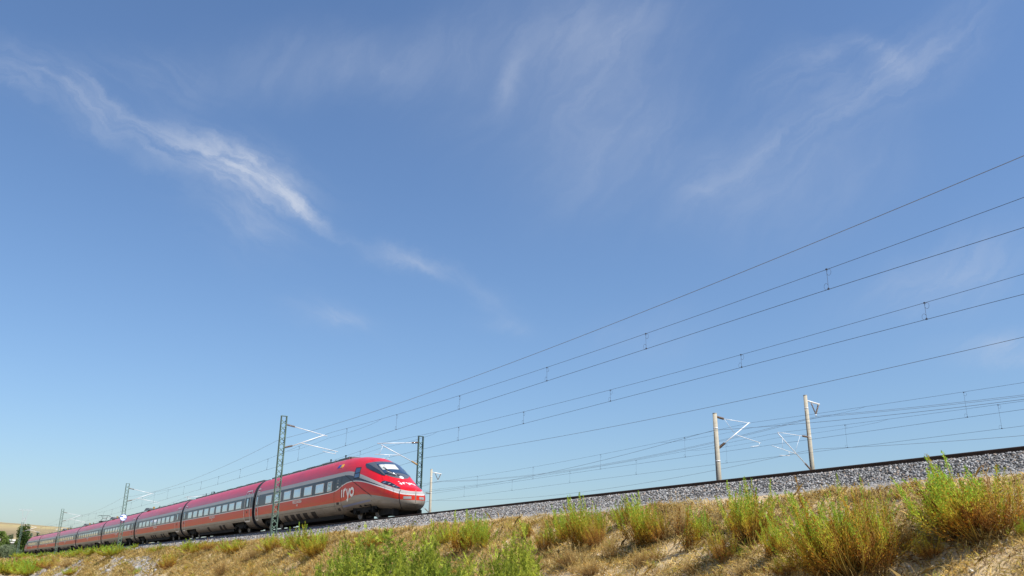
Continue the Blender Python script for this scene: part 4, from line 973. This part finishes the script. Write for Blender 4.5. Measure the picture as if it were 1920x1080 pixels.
def shrub_leafy(H, R, nbr, nleaf, seed, yellow=.0, lsz=1.0):
    """bright shrub with feathered leaves of small oval leaflets"""
    global rng
    keep = rng; rng = np.random.default_rng(seed)
    a = rng.uniform(0, 2*PI, nbr); q = rng.random(nbr)**.55; base = np.stack([np.cos(a)*q*R*.25, np.sin(a)*q*R*.25, -.05+0*a], 1)
    hh = H*(1-.45*q**2)*rng.uniform(.55, 1.0, nbr); tips = np.stack([np.cos(a)*q*R, np.sin(a)*q*R, hh], 1); bend = rng.normal(0, .04, (nbr, 3))*H
    C, V, F, c = stems_np(base, tips, bend, np.full(nbr, .010), 6, (.12, .09, .05), (.16, .20, .05)); sm = np_mesh('stems', V, F, [STEM], col=c)
    n = nbr*nleaf; si = np.repeat(np.arange(nbr), nleaf); t = .22+.78*rng.random(n)**.8; k = t*6; i = np.minimum(k.astype(int), 5); f = (k-i)[:, None]; P = C[si, i]*(1-f)+C[si, i+1]*f
    az = rng.uniform(0, 2*PI, n); el = rng.uniform(-.1, .9, n); D = np.stack([np.cos(az)*np.cos(el), np.sin(az)*np.cos(el), np.sin(el)], 1); Lr = rng.uniform(.12, .22, n)*(1-.3*t)
    side = np.cross(D, np.array([0, 0, 1.])); side /= np.linalg.norm(side, axis=1)[:, None]; upv = np.cross(side, D)
    VV = []; CC = []; m = 11
    tone = rng.uniform(.42, 1.25, n); yl = np.clip(yellow+rng.normal(0, .22, n)+(P[:, 2]/H-.6)*.6, 0, 1)[:, None]
    basec = (1-yl)*np.array([[.17, .27, .035]])+yl*np.array([[.44, .48, .06]])
    for j in range(m):
        u = .25+.75*(j//2)/(m//2); sg = 1 if j % 2 else -1
        p = P+D*(Lr*u)[:, None]-upv*(Lr*u*u*.25)[:, None]; d = side*sg+D*.5+upv*rng.normal(0, .25, (n, 1)) if j < m-1 else D
        d = d/np.linalg.norm(d, axis=1)[:, None]; ax = np.cross(d, upv+rng.normal(0, .3, (n, 3))); ax /= np.linalg.norm(ax, axis=1)[:, None]
        L = (rng.uniform(.022, .036, n)*lsz)[:, None]; w = L*.27
        VV.append(np.stack([p, p+d*L*.3+ax*w, p+d*L*.75+ax*w*.8, p+d*L, p+d*L*.75-ax*w*.8, p+d*L*.3-ax*w], 1)); CC.append(basec*tone[:, None]*rng.uniform(.8, 1.2, (n, 1)))
    V = np.stack(VV, 1).reshape(-1, 3); c = np.repeat(np.stack(CC, 1).reshape(-1, 3), 6, 0); F = np.arange(len(V)).reshape(-1, 6)
    lm = np_mesh('foliage', V, F, [LEAF], col=c); rng = keep; return sm, lm
VAR = {'A': (weed('wispy', 1.0, .66, 62, 230, 1), 1.0, .60), 'B': (weed('wispy', 1.0, .56, 48, 220, 2), 1.0, .48), 'C': (weed('green', 1.0, .60, 44, 220, 3), 1.0, .52),
       'D': (weed('rust', 1.0, .66, 50, 170, 4), 1.0, .58), 'E': (weed('dry', 1.0, .66, 80, 34, 5), 1.0, .55), 'F': (weed('green', 1.0, 1.1, 90, 130, 6, lsz=1.5), 1.0, 1.0),
       'G': (weed('wispy', 1.0, .22, 12, 200, 7), 1.0, .20), 'H': (weed('wispy', 1.0, .95, 115, 230, 12, lsz=.85), 1.0, .82), 'K': (weed('wispy', 1.0, .60, 52, 220, 15), 1.0, .48), 'P': (weed('wispy', 1.0, .70, 54, 220, 21), 1.0, .60), 'Q': (weed('rust', 1.0, .60, 46, 200, 22), 1.0, .50), 'U': (weed('green', 1.0, .64, 40, 220, 23), 1.0, .52),
       'L': (shrub_leafy(1.0, .78, 120, 50, 8, .35, .82), 1.0, .66), 'M': (shrub_leafy(1.0, .62, 100, 50, 9, .8, .82), 1.0, .52), 'N': (shrub_leafy(1.0, .74, 110, 50, 18, .55, .82), 1.0, .66), 'T': (shrub_leafy(1.0, .12, 4, 22, 10, .7, 1.0), 1.0, .12)}
PLANT_N = 0
def plant(px, ybase, ytop, wpx, var, label, dist=None, lean=0, group='wild plants on the embankment slope'):
    global PLANT_N
    if dist is None:
        h = hit(px, ybase)
        if h is None: print('no hit', px, ybase); return
        p, t, s, l = h
    else:
        d = ray(px, ybase); hz = math.hypot(d.x, d.y); p = Vector((d.x/hz*dist, d.y/hz*dist, 0)); p.z = ground_z(p.x, p.y)
    dt = ray(px, ytop); hz = math.hypot(dt.x, dt.y); dist_h = math.hypot(p.x, p.y); zt = dt.z/hz*dist_h; H = max(.15, zt-p.z)*(1.03 if var in 'ABCDGHKFPQU' else 1.0)
    wid = wpx/F_PX*p.length*math.cos(PITCH)
    (sm, lm), h0, r0 = VAR[var]; kind = {'L': 'leafy_shrub', 'N': 'leafy_shrub', 'M': 'leafy_shrub', 'T': 'leafy_shoot', 'E': 'dry_weed', 'D': 'weed'}.get(var, 'weed')
    root = empty(kind, p, random.uniform(0, 6.28), label=label, cat={'leafy_shrub': 'shrub', 'leafy_shoot': 'shoot'}.get(kind, 'weed'), group=group)
    sc = (wid/r0, wid/r0, H/h0); root.scale = sc; link('stems', sm, root); link('foliage', lm, root); root.rotation_euler = (Matrix.Rotation(lean, 3, 'Y') @ Matrix.Rotation(random.uniform(0, 6.28), 3, 'Z')).to_euler()
    return root
PL = [
 (1835, 1008, 842, 92, 'A', 'tall weed clump with green spires above the rail at the far right'),
 (1765, 992, 872, 48, 'C', 'green leaning weed on the left flank of the far right clump'),
 (1880, 1002, 880, 62, 'D', 'russet brown weed at the right end of the far right clump'),
 (1915, 1008, 962, 16, 'C', 'small bright yellow-green weed cut by the right edge of the photo'),
 (1600, 1078, 884, 100, 'H', 'largest weed clump, yellow-green and rusty, right of the tallest concrete pole'),
 (1545, 1078, 900, 60, 'A', 'weed with fine green spires on the left flank of the largest clump'),
 (1650, 1079, 912, 48, 'D', 'rusty weed on the right flank of the largest clump'),
 (1322, 1012, 948, 26, 'C', 'yellow-green weed halfway up the slope, left of the left concrete pole'),
 (1458, 1046, 962, 32, 'B', 'green weed wedged between the pole clump and the largest clump'),
 (1702, 1030, 952, 26, 'E', 'tan dead weed between the largest clump and the far right clump'),
 (1745, 1050, 1000, 28, 'D', 'low rusty weed under the left flank of the far right clump'),
 (1128, 998, 948, 16, 'U', 'small fresh green weed by the path edge right of the pointed-top weed'),
 (1022, 1034, 986, 24, 'D', 'rusty low weed right of the yellow-green leafy shrub'),
 (1558, 1079, 1000, 44, 'D', 'russet weed low in the middle of the largest clump'),
 (1296, 1079, 1034, 26, 'E', 'straw coloured dead weed at the bottom edge below the thin sparse weed'),
 (1400, 1079, 1042, 24, 'E', 'brown dead weed at the bottom edge below the pole clump'),
 (1110, 1079, 1034, 30, 'E', 'broad straw tuft at the bottom edge below the pointed-top weed'),
 (700, 1030, 985, 30, 'B', 'yellow-green weed with a red-brown base rising out of the leafy shrubs'),
 (470, 1050, 1012, 20, 'E', 'pale dry weed left of the foot of the nearest lattice mast'),
 (1478, 1079, 1035, 42, 'D', 'low rust and green weed in front and left of the largest clump'),
 (1408, 1024, 886, 48, 'B', 'green weed clump with thin spires in front of the foot of the left concrete pole'),
 (1384, 1000, 905, 26, 'C', 'dense green weed on the left edge of the clump below the left concrete pole'),
 (1358, 1056, 985, 32, 'D', 'small rust-orange weed standing in front of the clump below the left concrete pole'),
 (1293, 1036, 915, 20, 'G', 'thin sparse green weed standing alone between the two bushy clumps'),
 (1275, 1004, 915, 26, 'E', 'thin brown dry weed at the edge of the gravel path'),
 (1205, 1024, 915, 42, 'K', 'bushy green weed with a rusty base, next right of the pale straw patch'),
 (1172, 985, 925, 24, 'C', 'dark green weed leaning left beside the bushy rusty-based one'),
 (1240, 1016, 940, 20, 'D', 'small yellow-brown weed right beside the bushy rusty-based one'),
 (1200, 1062, 1018, 28, 'E', 'low brown dead weed in front of the bushy rusty-based one'),
 (1148, 1050, 985, 20, 'E', 'pale straw coloured dead weed between two green clumps'),
 (1085, 1030, 917, 42, 'B', 'tall green weed with a pointed top reaching the rail near the centre'),
 (1052, 1020, 945, 36, 'C', 'yellow-green weed leaning left under the pointed-top weed'),
 (1120, 1028, 955, 26, 'D', 'yellow and brown weed right of the pointed-top weed'),
 (1070, 1062, 1010, 46, 'E', 'tangled brown dead brush below the pointed-top weed'),
 (870, 1038, 950, 42, 'K', 'feathery green weed with red-brown stems, right of the leafy shrubs'),
 (900, 1030, 962, 28, 'C', 'light green weed on the right flank of the feathery red-stemmed one'),
 (835, 1020, 972, 22, 'C', 'small green weed on the left flank of the feathery red-stemmed one'),
 (990, 1010, 968, 18, 'G', 'thin upright weed beside the yellowish leafy shrub'),
 (563, 1032, 976, 34, 'C', 'green weed with a pale broken stalk right of the nearest lattice mast'),
 (590, 1046, 988, 30, 'B', 'yellow-green weed in front of the pale broken stalk'),
 (508, 1036, 996, 20, 'B', 'round green weed at the foot of the nearest lattice mast'),
 (520, 1030, 1000, 12, 'D', 'small brown weed touching the round one at the mast foot'),
 (440, 1040, 1004, 24, 'K', 'green and brown weed, second to the left of the nearest lattice mast'),
 (392, 1034, 1010, 24, 'D', 'yellow-brown weed below the gap between the second and third coach'),
 (355, 1034, 1008, 22, 'C', 'green weed below the rear of the third coach'),
 (368, 1040, 1014, 16, 'B', 'yellowish weed just right of the one below the third coach'),
 (298, 1036, 1017, 15, 'C', 'small round green weed alone left of the yellow-brown weeds'),
 (318, 1068, 1030, 22, 'D', 'low yellow-brown weed on the straw slope'),
 (420, 1078, 1030, 26, 'E', 'tall straw coloured weed tuft low on the slope'),
 (255, 1028, 1018, 10, 'C', 'very small green weed at the path edge right of the sign mast'),
 (218, 1042, 1016, 32, 'F', 'wide green and brown bush below the mast with the round sign'),
 (180, 1040, 1021, 28, 'F', 'low bright green bush left of the mast with the round sign'),
 (146, 1044, 1024, 24, 'F', 'low green bush with straw, left of the sign mast'),
 (120, 1042, 1031, 22, 'F', 'flat green bush below the small distant mast'),
 (85, 1044, 1033, 22, 'F', 'flat green bush below the last coaches'),
 (45, 1046, 1034, 24, 'F', 'flat green bush below the tail of the train'),
 (96, 1068, 1044, 28, 'D', 'brownish dry bush beside the pale rock'),
 (128, 1064, 1040, 20, 'E', 'straw coloured tuft above the pale rock'),
 (64, 1072, 1040, 30, 'F', 'bright green bush left of the brownish one'),
 (28, 1075, 1042, 34, 'F', 'large bright green bush at the lower left'),
 (6, 1079, 1046, 30, 'C', 'green bush in the lower left corner'),
 (58, 1079, 1052, 34, 'F', 'bright green bush at the bottom edge, left'),
 (135, 1079, 1062, 14, 'B', 'thin green and brown weed growing from the pale rock'),
 (255, 1079, 1062, 12, 'C', 'tiny green weed at the bottom edge among pale rocks'),
]
for i, (px, yb, yt, w, v, lb) in enumerate(PL):
    v = {'A': 'AP', 'B': 'BK', 'K': 'KBP', 'C': 'CU', 'D': 'DQ'}.get(v, v); v = v[i % len(v)]
    plant(px, yb, yt, w*(1.24 if px > 1000 else 1.25), v, lb, lean=random.uniform(-.26, .04))
LEAFY = [  # px, ytop, half width px, variant, distance, label
 (715, 986, 84, 'L', 13.0, 'leafy bright green shrub at the bottom, under the nose of the train'),
 (650, 1008, 56, 'L', 13.6, 'leafy green shrub left of the one under the train nose'),
 (790, 1010, 66, 'N', 12.4, 'leafy green shrub right of the one under the train nose'),
 (606, 1040, 40, 'L', 12.6, 'small leafy green shrub at the left end of the leafy row'),
 (850, 1030, 56, 'L', 11.8, 'low leafy green shrub in the middle of the leafy row'),
 (968, 984, 50, 'M', 13.2, 'yellow-green leafy shrub at the right end of the leafy row'),
 (925, 1028, 48, 'N', 12.2, 'dark green leafy shrub at the foot of the yellowish one'),
 (985, 1030, 42, 'M', 11.8, 'lower yellow-green leafy shrub in front of the yellowish one'),
 (688, 1030, 56, 'M', 11.4, 'yellowish leafy shrub low in front of the leafy row'),
 (760, 1040, 64, 'N', 10.8, 'lowest leafy green shrub at the bottom edge below the train nose'),
 (880, 1044, 50, 'M', 10.9, 'low yellowish shrub at the bottom edge below the feathery red-stemmed weed'),
 (556, 1060, 28, 'L', 12.4, 'small leafy sprig at the bottom edge left of the leafy row'),
 (800, 984, 28, 'M', 14.6, 'sparse yellowish leafy sprig against the ballast below the train nose'),
]
for px, yt, w, v, dd, lb in LEAFY: plant(px, 1075, yt-18, w, v, lb, dist=dd, group='leafy shrubs at the foot of the slope')
plant(640, 1075, 965, 9, 'T', 'tall thin leafy shoot reaching the train, left one of the pair', dist=13.2, group='leafy shoots')
plant(672, 1075, 964, 10, 'T', 'tall thin leafy shoot reaching the train, right one of the pair', dist=13.4, group='leafy shoots')
plant(778, 1075, 956, 10, 'T', 'thin leafy shoot in front of the ballast right of the train nose', dist=14.4, group='leafy shoots')

# dry grass
def blades(n, S, L, ln, wd, colr, flat=.5, seed=0):
    z = ground_rel(S, L); P = W(S, L, z); az = rng.uniform(0, 2*PI, n); el = rng.uniform(.1, 1.45, n)**(1+flat) ; el = np.clip(el, .05, 1.5)
    D = np.stack([np.cos(az)*np.cos(el), np.sin(az)*np.cos(el), np.sin(el)], 1); a = np.stack([-np.sin(az+rng.normal(0, .8, n)), np.cos(az), 0*az], 1)
    ln = ln[:, None]; wd = wd[:, None]; mid = P+D*ln*.55; tip = P+D*ln+np.stack([np.cos(az), np.sin(az), -.8+0*az], 1)*ln*.18
    V = np.stack([P-a*wd*.5, P+a*wd*.5, mid+a*wd*.4, tip, mid-a*wd*.4], 1).reshape(-1, 3); i = np.arange(n)[:, None]*5
    return V, (i+np.array([[0, 1, 2, 3, 4]])), np.repeat(colr, 5, 0)
def dry_grass():
    VV = []; FF = []; CC = []; off = 0
    pal = np.array([(.82, .61, .22), (.88, .70, .32), (.70, .50, .18), (.88, .75, .42), (.34, .20, .08), (.66, .56, .17)])
    for s0, s1, l1, ntuft, per, ln0, w0 in ((-42, -8, 7.6, 3600, 60, .12, .006), (-8, 30, 8.0, 3000, 46, .16, .009), (30, 80, 8.8, 2600, 34, .22, .016), (80, 240, 9.4, 4200, 18, .34, .036)):
        S0 = rng.uniform(s0, s1, ntuft*2); L0 = rng.uniform(4.0, l1, ntuft*2)
        dens = vnoise(S0/2.2, L0/1.1, 41)+.5; keep = (rng.random(ntuft*2) < dens*1.3+.6) & (rockmask(S0, L0)*.85 < rng.random(ntuft*2)) & (L0 > 4.42+vnoise(S0/.9, S0*0, 42)*.5)
        S0, L0 = S0[keep][:ntuft], L0[keep][:ntuft]; m = len(S0); big = rng.uniform(.5, 1.6, m); tone = rng.uniform(.75, 1.15, m); pi = rng.integers(0, 6, m)
        S = np.repeat(S0, per)+rng.normal(0, .10+ln0*.25, m*per); L = np.repeat(L0, per)+rng.normal(0, .10+ln0*.2, m*per); n = len(S)
        ln = ln0*np.repeat(big, per)*rng.uniform(.4, 1.3, n); c = pal[np.where(rng.random(n) < .5, np.repeat(pi, per), rng.integers(0, 6, n))]*np.repeat(tone, per)[:, None]*rng.uniform(.75, 1.2, (n, 1))
        V, F, C = blades(n, S, L, ln, w0*rng.uniform(.6, 1.3, n), c); VV.append(V); FF.append(F+off); CC.append(C); off += len(V)
    link('dry_grass', np_mesh('dry_grass', np.concatenate(VV), np.concatenate(FF), [STRAW], col=np.concatenate(CC)), kind='stuff', label='straw coloured dry grass and litter covering the slope', cat='grass')
dry_grass()
def low_scrub():
    # knee-high tufts running into each other between the big weeds: nobody could count them
    small = [weed(k, 1.0, r, 26, nl, 50+i_, lsz=1.7) for i_, (k, r, nl) in enumerate((('dry', .75, 22), ('dry', .9, 22), ('rust', .8, 34), ('wispy', .75, 36), ('green', .8, 34), ('dry', .7, 22)))]
    dat = []
    for me_pair in small:
        for q, me in enumerate(me_pair):
            n = len(me.vertices); co = np.empty(n*3, np.float32); me.vertices.foreach_get('co', co); k = len(me.polygons[0].vertices); f = np.empty(len(me.polygons)*k, np.int32)
            me.polygons.foreach_get('vertices', f); c = np.empty(n*4, np.float32); me.color_attributes['Col'].data.foreach_get('color', c); dat.append((co.reshape(-1, 3), f.reshape(-1, k), c.reshape(-1, 4)[:, :3]))
    out = {0: ([], [], []), 1: ([], [], [])}; off = {0: 0, 1: 0}
    for s0, s1, n, h0 in ((-40, -8, 150, .30), (-8, 30, 120, .42), (30, 90, 110, .55), (90, 230, 120, .75)):
        for _ in range(n):
            s_ = rng.uniform(s0, s1); l_ = 4.6+4.2*rng.random()**1.1; k = rng.choice(6, p=[.26, .2, .17, .14, .08, .15])
            if rockmask(np.array([s_]), np.array([l_]))[0] > .6: continue
            p = W(s_, l_, float(ground_rel(s_, l_))); h = h0*rng.uniform(.5, 1.5); w_ = h*rng.uniform(.8, 1.5); a = rng.uniform(0, 6.28); ca, sa = math.cos(a), math.sin(a); tn = rng.uniform(.8, 1.15)
            for q in (0, 1):
                co, f, c = dat[k*2+q]; x = (co[:, 0]*ca-co[:, 1]*sa)*w_+p[0]; y = (co[:, 0]*sa+co[:, 1]*ca)*w_+p[1]; z = co[:, 2]*h+p[2]
                out[q][0].append(np.stack([x, y, z], 1)); out[q][1].append(f+off[q]); out[q][2].append(c*tn); off[q] += len(co)
    root = empty('low_scrub', (0, 0, 0), label='low dry scrub and small weeds running together over the whole slope', cat='scrub', kind='stuff')
    for q, nm, m in ((0, 'stems', STEM), (1, 'foliage', LEAF)):
        link(nm, np_mesh(nm, np.concatenate(out[q][0]), np.concatenate(out[q][1]), [m], col=np.concatenate(out[q][2])), root, kind='stuff')
low_scrub()
def tall_stalks():
    VV = []; FF = []; CC = []; off = 0
    for s0, s1, n, ln0, w0 in ((-40, -8, 3800, .42, .0045), (-8, 30, 2600, .5, .006), (30, 120, 2600, .6, .012)):
        c0 = rng.uniform(s0, s1, n//9+1); S = np.repeat(c0, 9)[:n]+rng.normal(0, .22, n); L = np.repeat(4.5+3.6*rng.random(n//9+1), 9)[:n]+rng.normal(0, .2, n)
        V, F, C = blades(n, S, L, ln0*rng.uniform(.4, 1.25, n), w0*rng.uniform(.7, 1.3, n), np.array([[.80, .62, .28]])*rng.uniform(.5, 1.1, (n, 1)), flat=-.55); VV.append(V); FF.append(F+off); CC.append(C); off += len(V)
    link('dry_stalks', np_mesh('dry_stalks', np.concatenate(VV), np.concatenate(FF), [STRAW], col=np.concatenate(CC)), kind='stuff', label='thin pale dry stalks standing above the matted grass', cat='grass')
tall_stalks()
def green_sprinkle():
    # small green seedlings along the path edge
    n = 9000; c0 = rng.uniform(-40, 200, 220); S = np.repeat(c0, 41)[:n]+rng.normal(0, .14, n); L = np.repeat(rng.uniform(4.2, 7.8, 220), 41)[:n]+rng.normal(0, .12, n)
    V, F, C = blades(n, S, L, rng.uniform(.06, .22, n)*(1+np.clip(S, 0, 200)/120), rng.uniform(.006, .012, n)*(1+np.clip(S, 0, 200)/60), np.array([[.20, .24, .04]])*rng.uniform(.5, 1.2, (n, 1)), flat=-.4)
    link('green_seedlings', np_mesh('green_seedlings', V, F, [LEAF], col=C), kind='stuff', label='small green seedlings scattered over the slope', cat='grass')
green_sprinkle()

# ------------------------------------------------------------------ far left: trees, bridge, pylon
BARK = mat('bark', (.12, .09, .06), .9)
def tree(px, ybase, ytop, wpx, dist, label, nm='tree', cols=((.035, .07, .02), (.07, .12, .03), (.12, .18, .05)), n=5200, shape='oval', leaf=.30):
    global rng
    d = ray(px, ybase); hz = math.hypot(d.x, d.y); zb = min(d.z/hz*dist, 1.9); p = Vector((d.x/hz*dist, d.y/hz*dist, zb)); dt = ray(px, ytop); zt = dt.z/math.hypot(dt.x, dt.y)*dist; H = zt-zb; R = wpx/F_PX*dist
    root = empty(nm, p, 0, label=label, cat='tree' if nm != 'bush' else 'bush')
    mb = MB(); mb.tube([(0, 0, -.5), (0, .05*R, H*.35), (.05*R, 0, H*.85)], [.035*H, .025*H, .008*H], 8)
    for k in range(7):
        a = k*2.4; z = H*(.2+.09*k); mb.tube([(0, 0, z), (R*.55*math.cos(a), R*.55*math.sin(a), z+H*.14)], [.012*H, .004*H], 5)
    mb.build('trunk', BARK, root, True)
    nc = 46; cz = rng.uniform(.12, .97, nc)
    prof = {'oval': lambda t: np.sin(np.pi*np.clip(t, .03, .97))**.6, 'cone': lambda t: (1-t)**.55*np.clip(t*6, .3, 1)}[shape]
    ca = rng.uniform(0, 2*PI, nc); cr = R*prof(cz)*rng.uniform(.3, .95, nc); CP = np.stack([np.cos(ca)*cr, np.sin(ca)*cr, cz*H], 1); cs = R*rng.uniform(.22, .42, nc)*.95; tone = rng.uniform(0, 1, nc)
    i = rng.integers(0, nc, n); u = rng.normal(size=(n, 3)); u /= np.linalg.norm(u, axis=1)[:, None]; P = CP[i]+u*(cs[i]*rng.random(n)**.4)[:, None]
    P[:, 2] = np.clip(P[:, 2], 0, H*1.02)
    c = lerp3(tone[i]*.7+rng.random(n)*.4, list(cols)); V, F, C = leaves_np(P, u+rng.normal(0, .6, (n, 3)), rng.uniform(.6, 1.3, n)*leaf, rng.uniform(.4, .8, n)*leaf, c)
    link('crown', np_mesh('crown', V, F, [LEAF], col=C), root); return root
tree(38, 1036, 984, 15, 285, 'dark green conical tree at the tail of the train, under the pylon', shape='cone', leaf=.42, n=6500, cols=((.04, .08, .02), (.09, .15, .035), (.20, .24, .06)))
tree(-4, 1040, 998, 14, 275, 'leafy green tree cut by the left edge of the photo', leaf=.4, cols=((.07, .12, .03), (.15, .22, .05), (.26, .32, .08)))
tree(14, 1040, 1023, 14, 255, 'grey-green willow bush between the two trees at the left', nm='bush', leaf=.28, cols=((.12, .17, .09), (.2, .25, .14), (.28, .33, .2)), n=4200)
tree(28, 1042, 1030, 10, 250, 'low pale bush at the foot of the conical tree', nm='bush', leaf=.25, cols=((.12, .17, .08), (.2, .26, .12), (.26, .32, .16)), n=2600)
tree(69, 1010, 996, 4.2, 520, 'small round tree on the hillside above the last coach', leaf=.5, n=1600)
tree(57, 1008, 997, 2.0, 540, 'slim dark tree left of the small round one', leaf=.5, n=900)
tree(84, 1010, 1001, 2.4, 560, 'little tree on the hillside right of the round one', leaf=.5, n=900)
for j, (px, yb, yt, w) in enumerate(((4, 1012, 1003, 6), (20, 1011, 1003, 6), (100, 1006, 999, 5), (112, 1006, 1000, 4))):
    tree(px, yb, yt, w, 640, ['low tree band left end behind the white bridge', 'low trees above the white bridge', 'faint shrub on the hillside over the last but one coach', 'faint shrub on the hillside nearest the small distant mast'][j], nm='bush', leaf=.7, n=1200, cols=((.08, .11, .06), (.13, .16, .09), (.18, .2, .12)))
def bridge():
    d0 = ray(-60, 1018); D = 330.; hz = math.hypot(d0.x, d0.y); a = Vector((d0.x/hz*D, d0.y/hz*D, 0)); d1_ = ray(34, 1018); hz = math.hypot(d1_.x, d1_.y); c = Vector((d1_.x/hz*D*1.05, d1_.y/hz*D*1.05, 0)); dd = c-a; L_ = dd.length
    root = empty('road_bridge', a, math.atan2(dd.y, dd.x), label='white concrete road bridge behind the trees at the left edge', cat='bridge')
    z = lambda py, px=15: ray(px, py).z/math.hypot(ray(px, py).x, ray(px, py).y)*D
    MB().box(0, L_, 0, 8, z(1014.5), z(1012)).build('deck', CONC_B, root); WC = mat('white_concrete', (.74, .72, .66), .8)
    MB().box(0, L_, -.3, 0, z(1012.2), z(1008.8)).build('parapet', WC, root); MB().box(0, L_, -.2, -.02, z(1016.2), z(1014.6)).build('edge_beam', WC, root)
    for x in np.arange(2, L_, 6.5): MB().box(x, x+1.0, 1.5, 6, -2, z(1014.5)).build('pier', CONC_B, root)
    MB().box(-2, L_+2, 8.2, 9, -2, z(1021)).build('under_deck_shade', DARK, root)  # near-black box paints in the shade under the deck
bridge()
def pylon():
    D = 760.; d = ray(40, 1003); hz = math.hypot(d.x, d.y); p = Vector((d.x/hz*D, d.y/hz*D, d.z/hz*D-16)); top = ray(40, 953).z/math.hypot(ray(40, 953).x, ray(40, 953).y)*D
    PM = mat('pylon_steel', (.42, .44, .47), .6); root = empty('electricity_pylon', p, .58, label='thin steel lattice electricity pylon above the conical tree', cat='pylon')
    H = top-p.z; px = D/F_PX; r = .10
    w0, w1 = 4.6, 2.0; zt = H-14*px; legs = []
    for i, j in ((-1, -1), (1, -1), (1, 1), (-1, 1)):
        MB().tube([(i*w0/2, j*w0/2, 0), (i*w1/2, j*w1/2, zt)], r*1.2, 5).build('leg', PM, root)
    mb = MB(); n = 9
    for k in range(n):
        a = w0/2+(w1-w0)/2*k/n; c = w0/2+(w1-w0)/2*(k+1)/n; z0 = zt*k/n; z1 = zt*(k+1)/n
        for j in (-1, 1): mb.tube([(-a, j*a, z0), (c, j*c, z1)], r*.6, 4); mb.tube([(a, j*a, z0), (-c, j*c, z1)], r*.6, 4); mb.tube([(j*a, -a, z0), (j*c, c, z1)], r*.6, 4)
    mb.build('bracing', PM, root)
    mb = MB(); hw = 9.5*px
    for sx in (-1, 1):
        mb.tube([(sx*w1/2, 0, zt), (sx*4.8*px, 0, H-4*px)], r, 5); mb.tube([(sx*w1/2, 1, zt), (sx*3.4*px, 0, H-4*px)], r*.7, 4); mb.tube([(sx*4.8*px, 0, H-4*px), (sx*5.6*px, 0, H)], r*.8, 4)
    mb.build('fork', PM, root); mb = MB(); mb.tube([(-hw, 0, H-3*px), (hw, 0, H-3*px)], r, 5); mb.tube([(-hw, 0, H-3*px), (-4*px, 0, H-1.6*px), (4*px, 0, H-1.6*px), (hw, 0, H-3*px)], r*.7, 4); mb.build('crossarm', PM, root)
pylon()
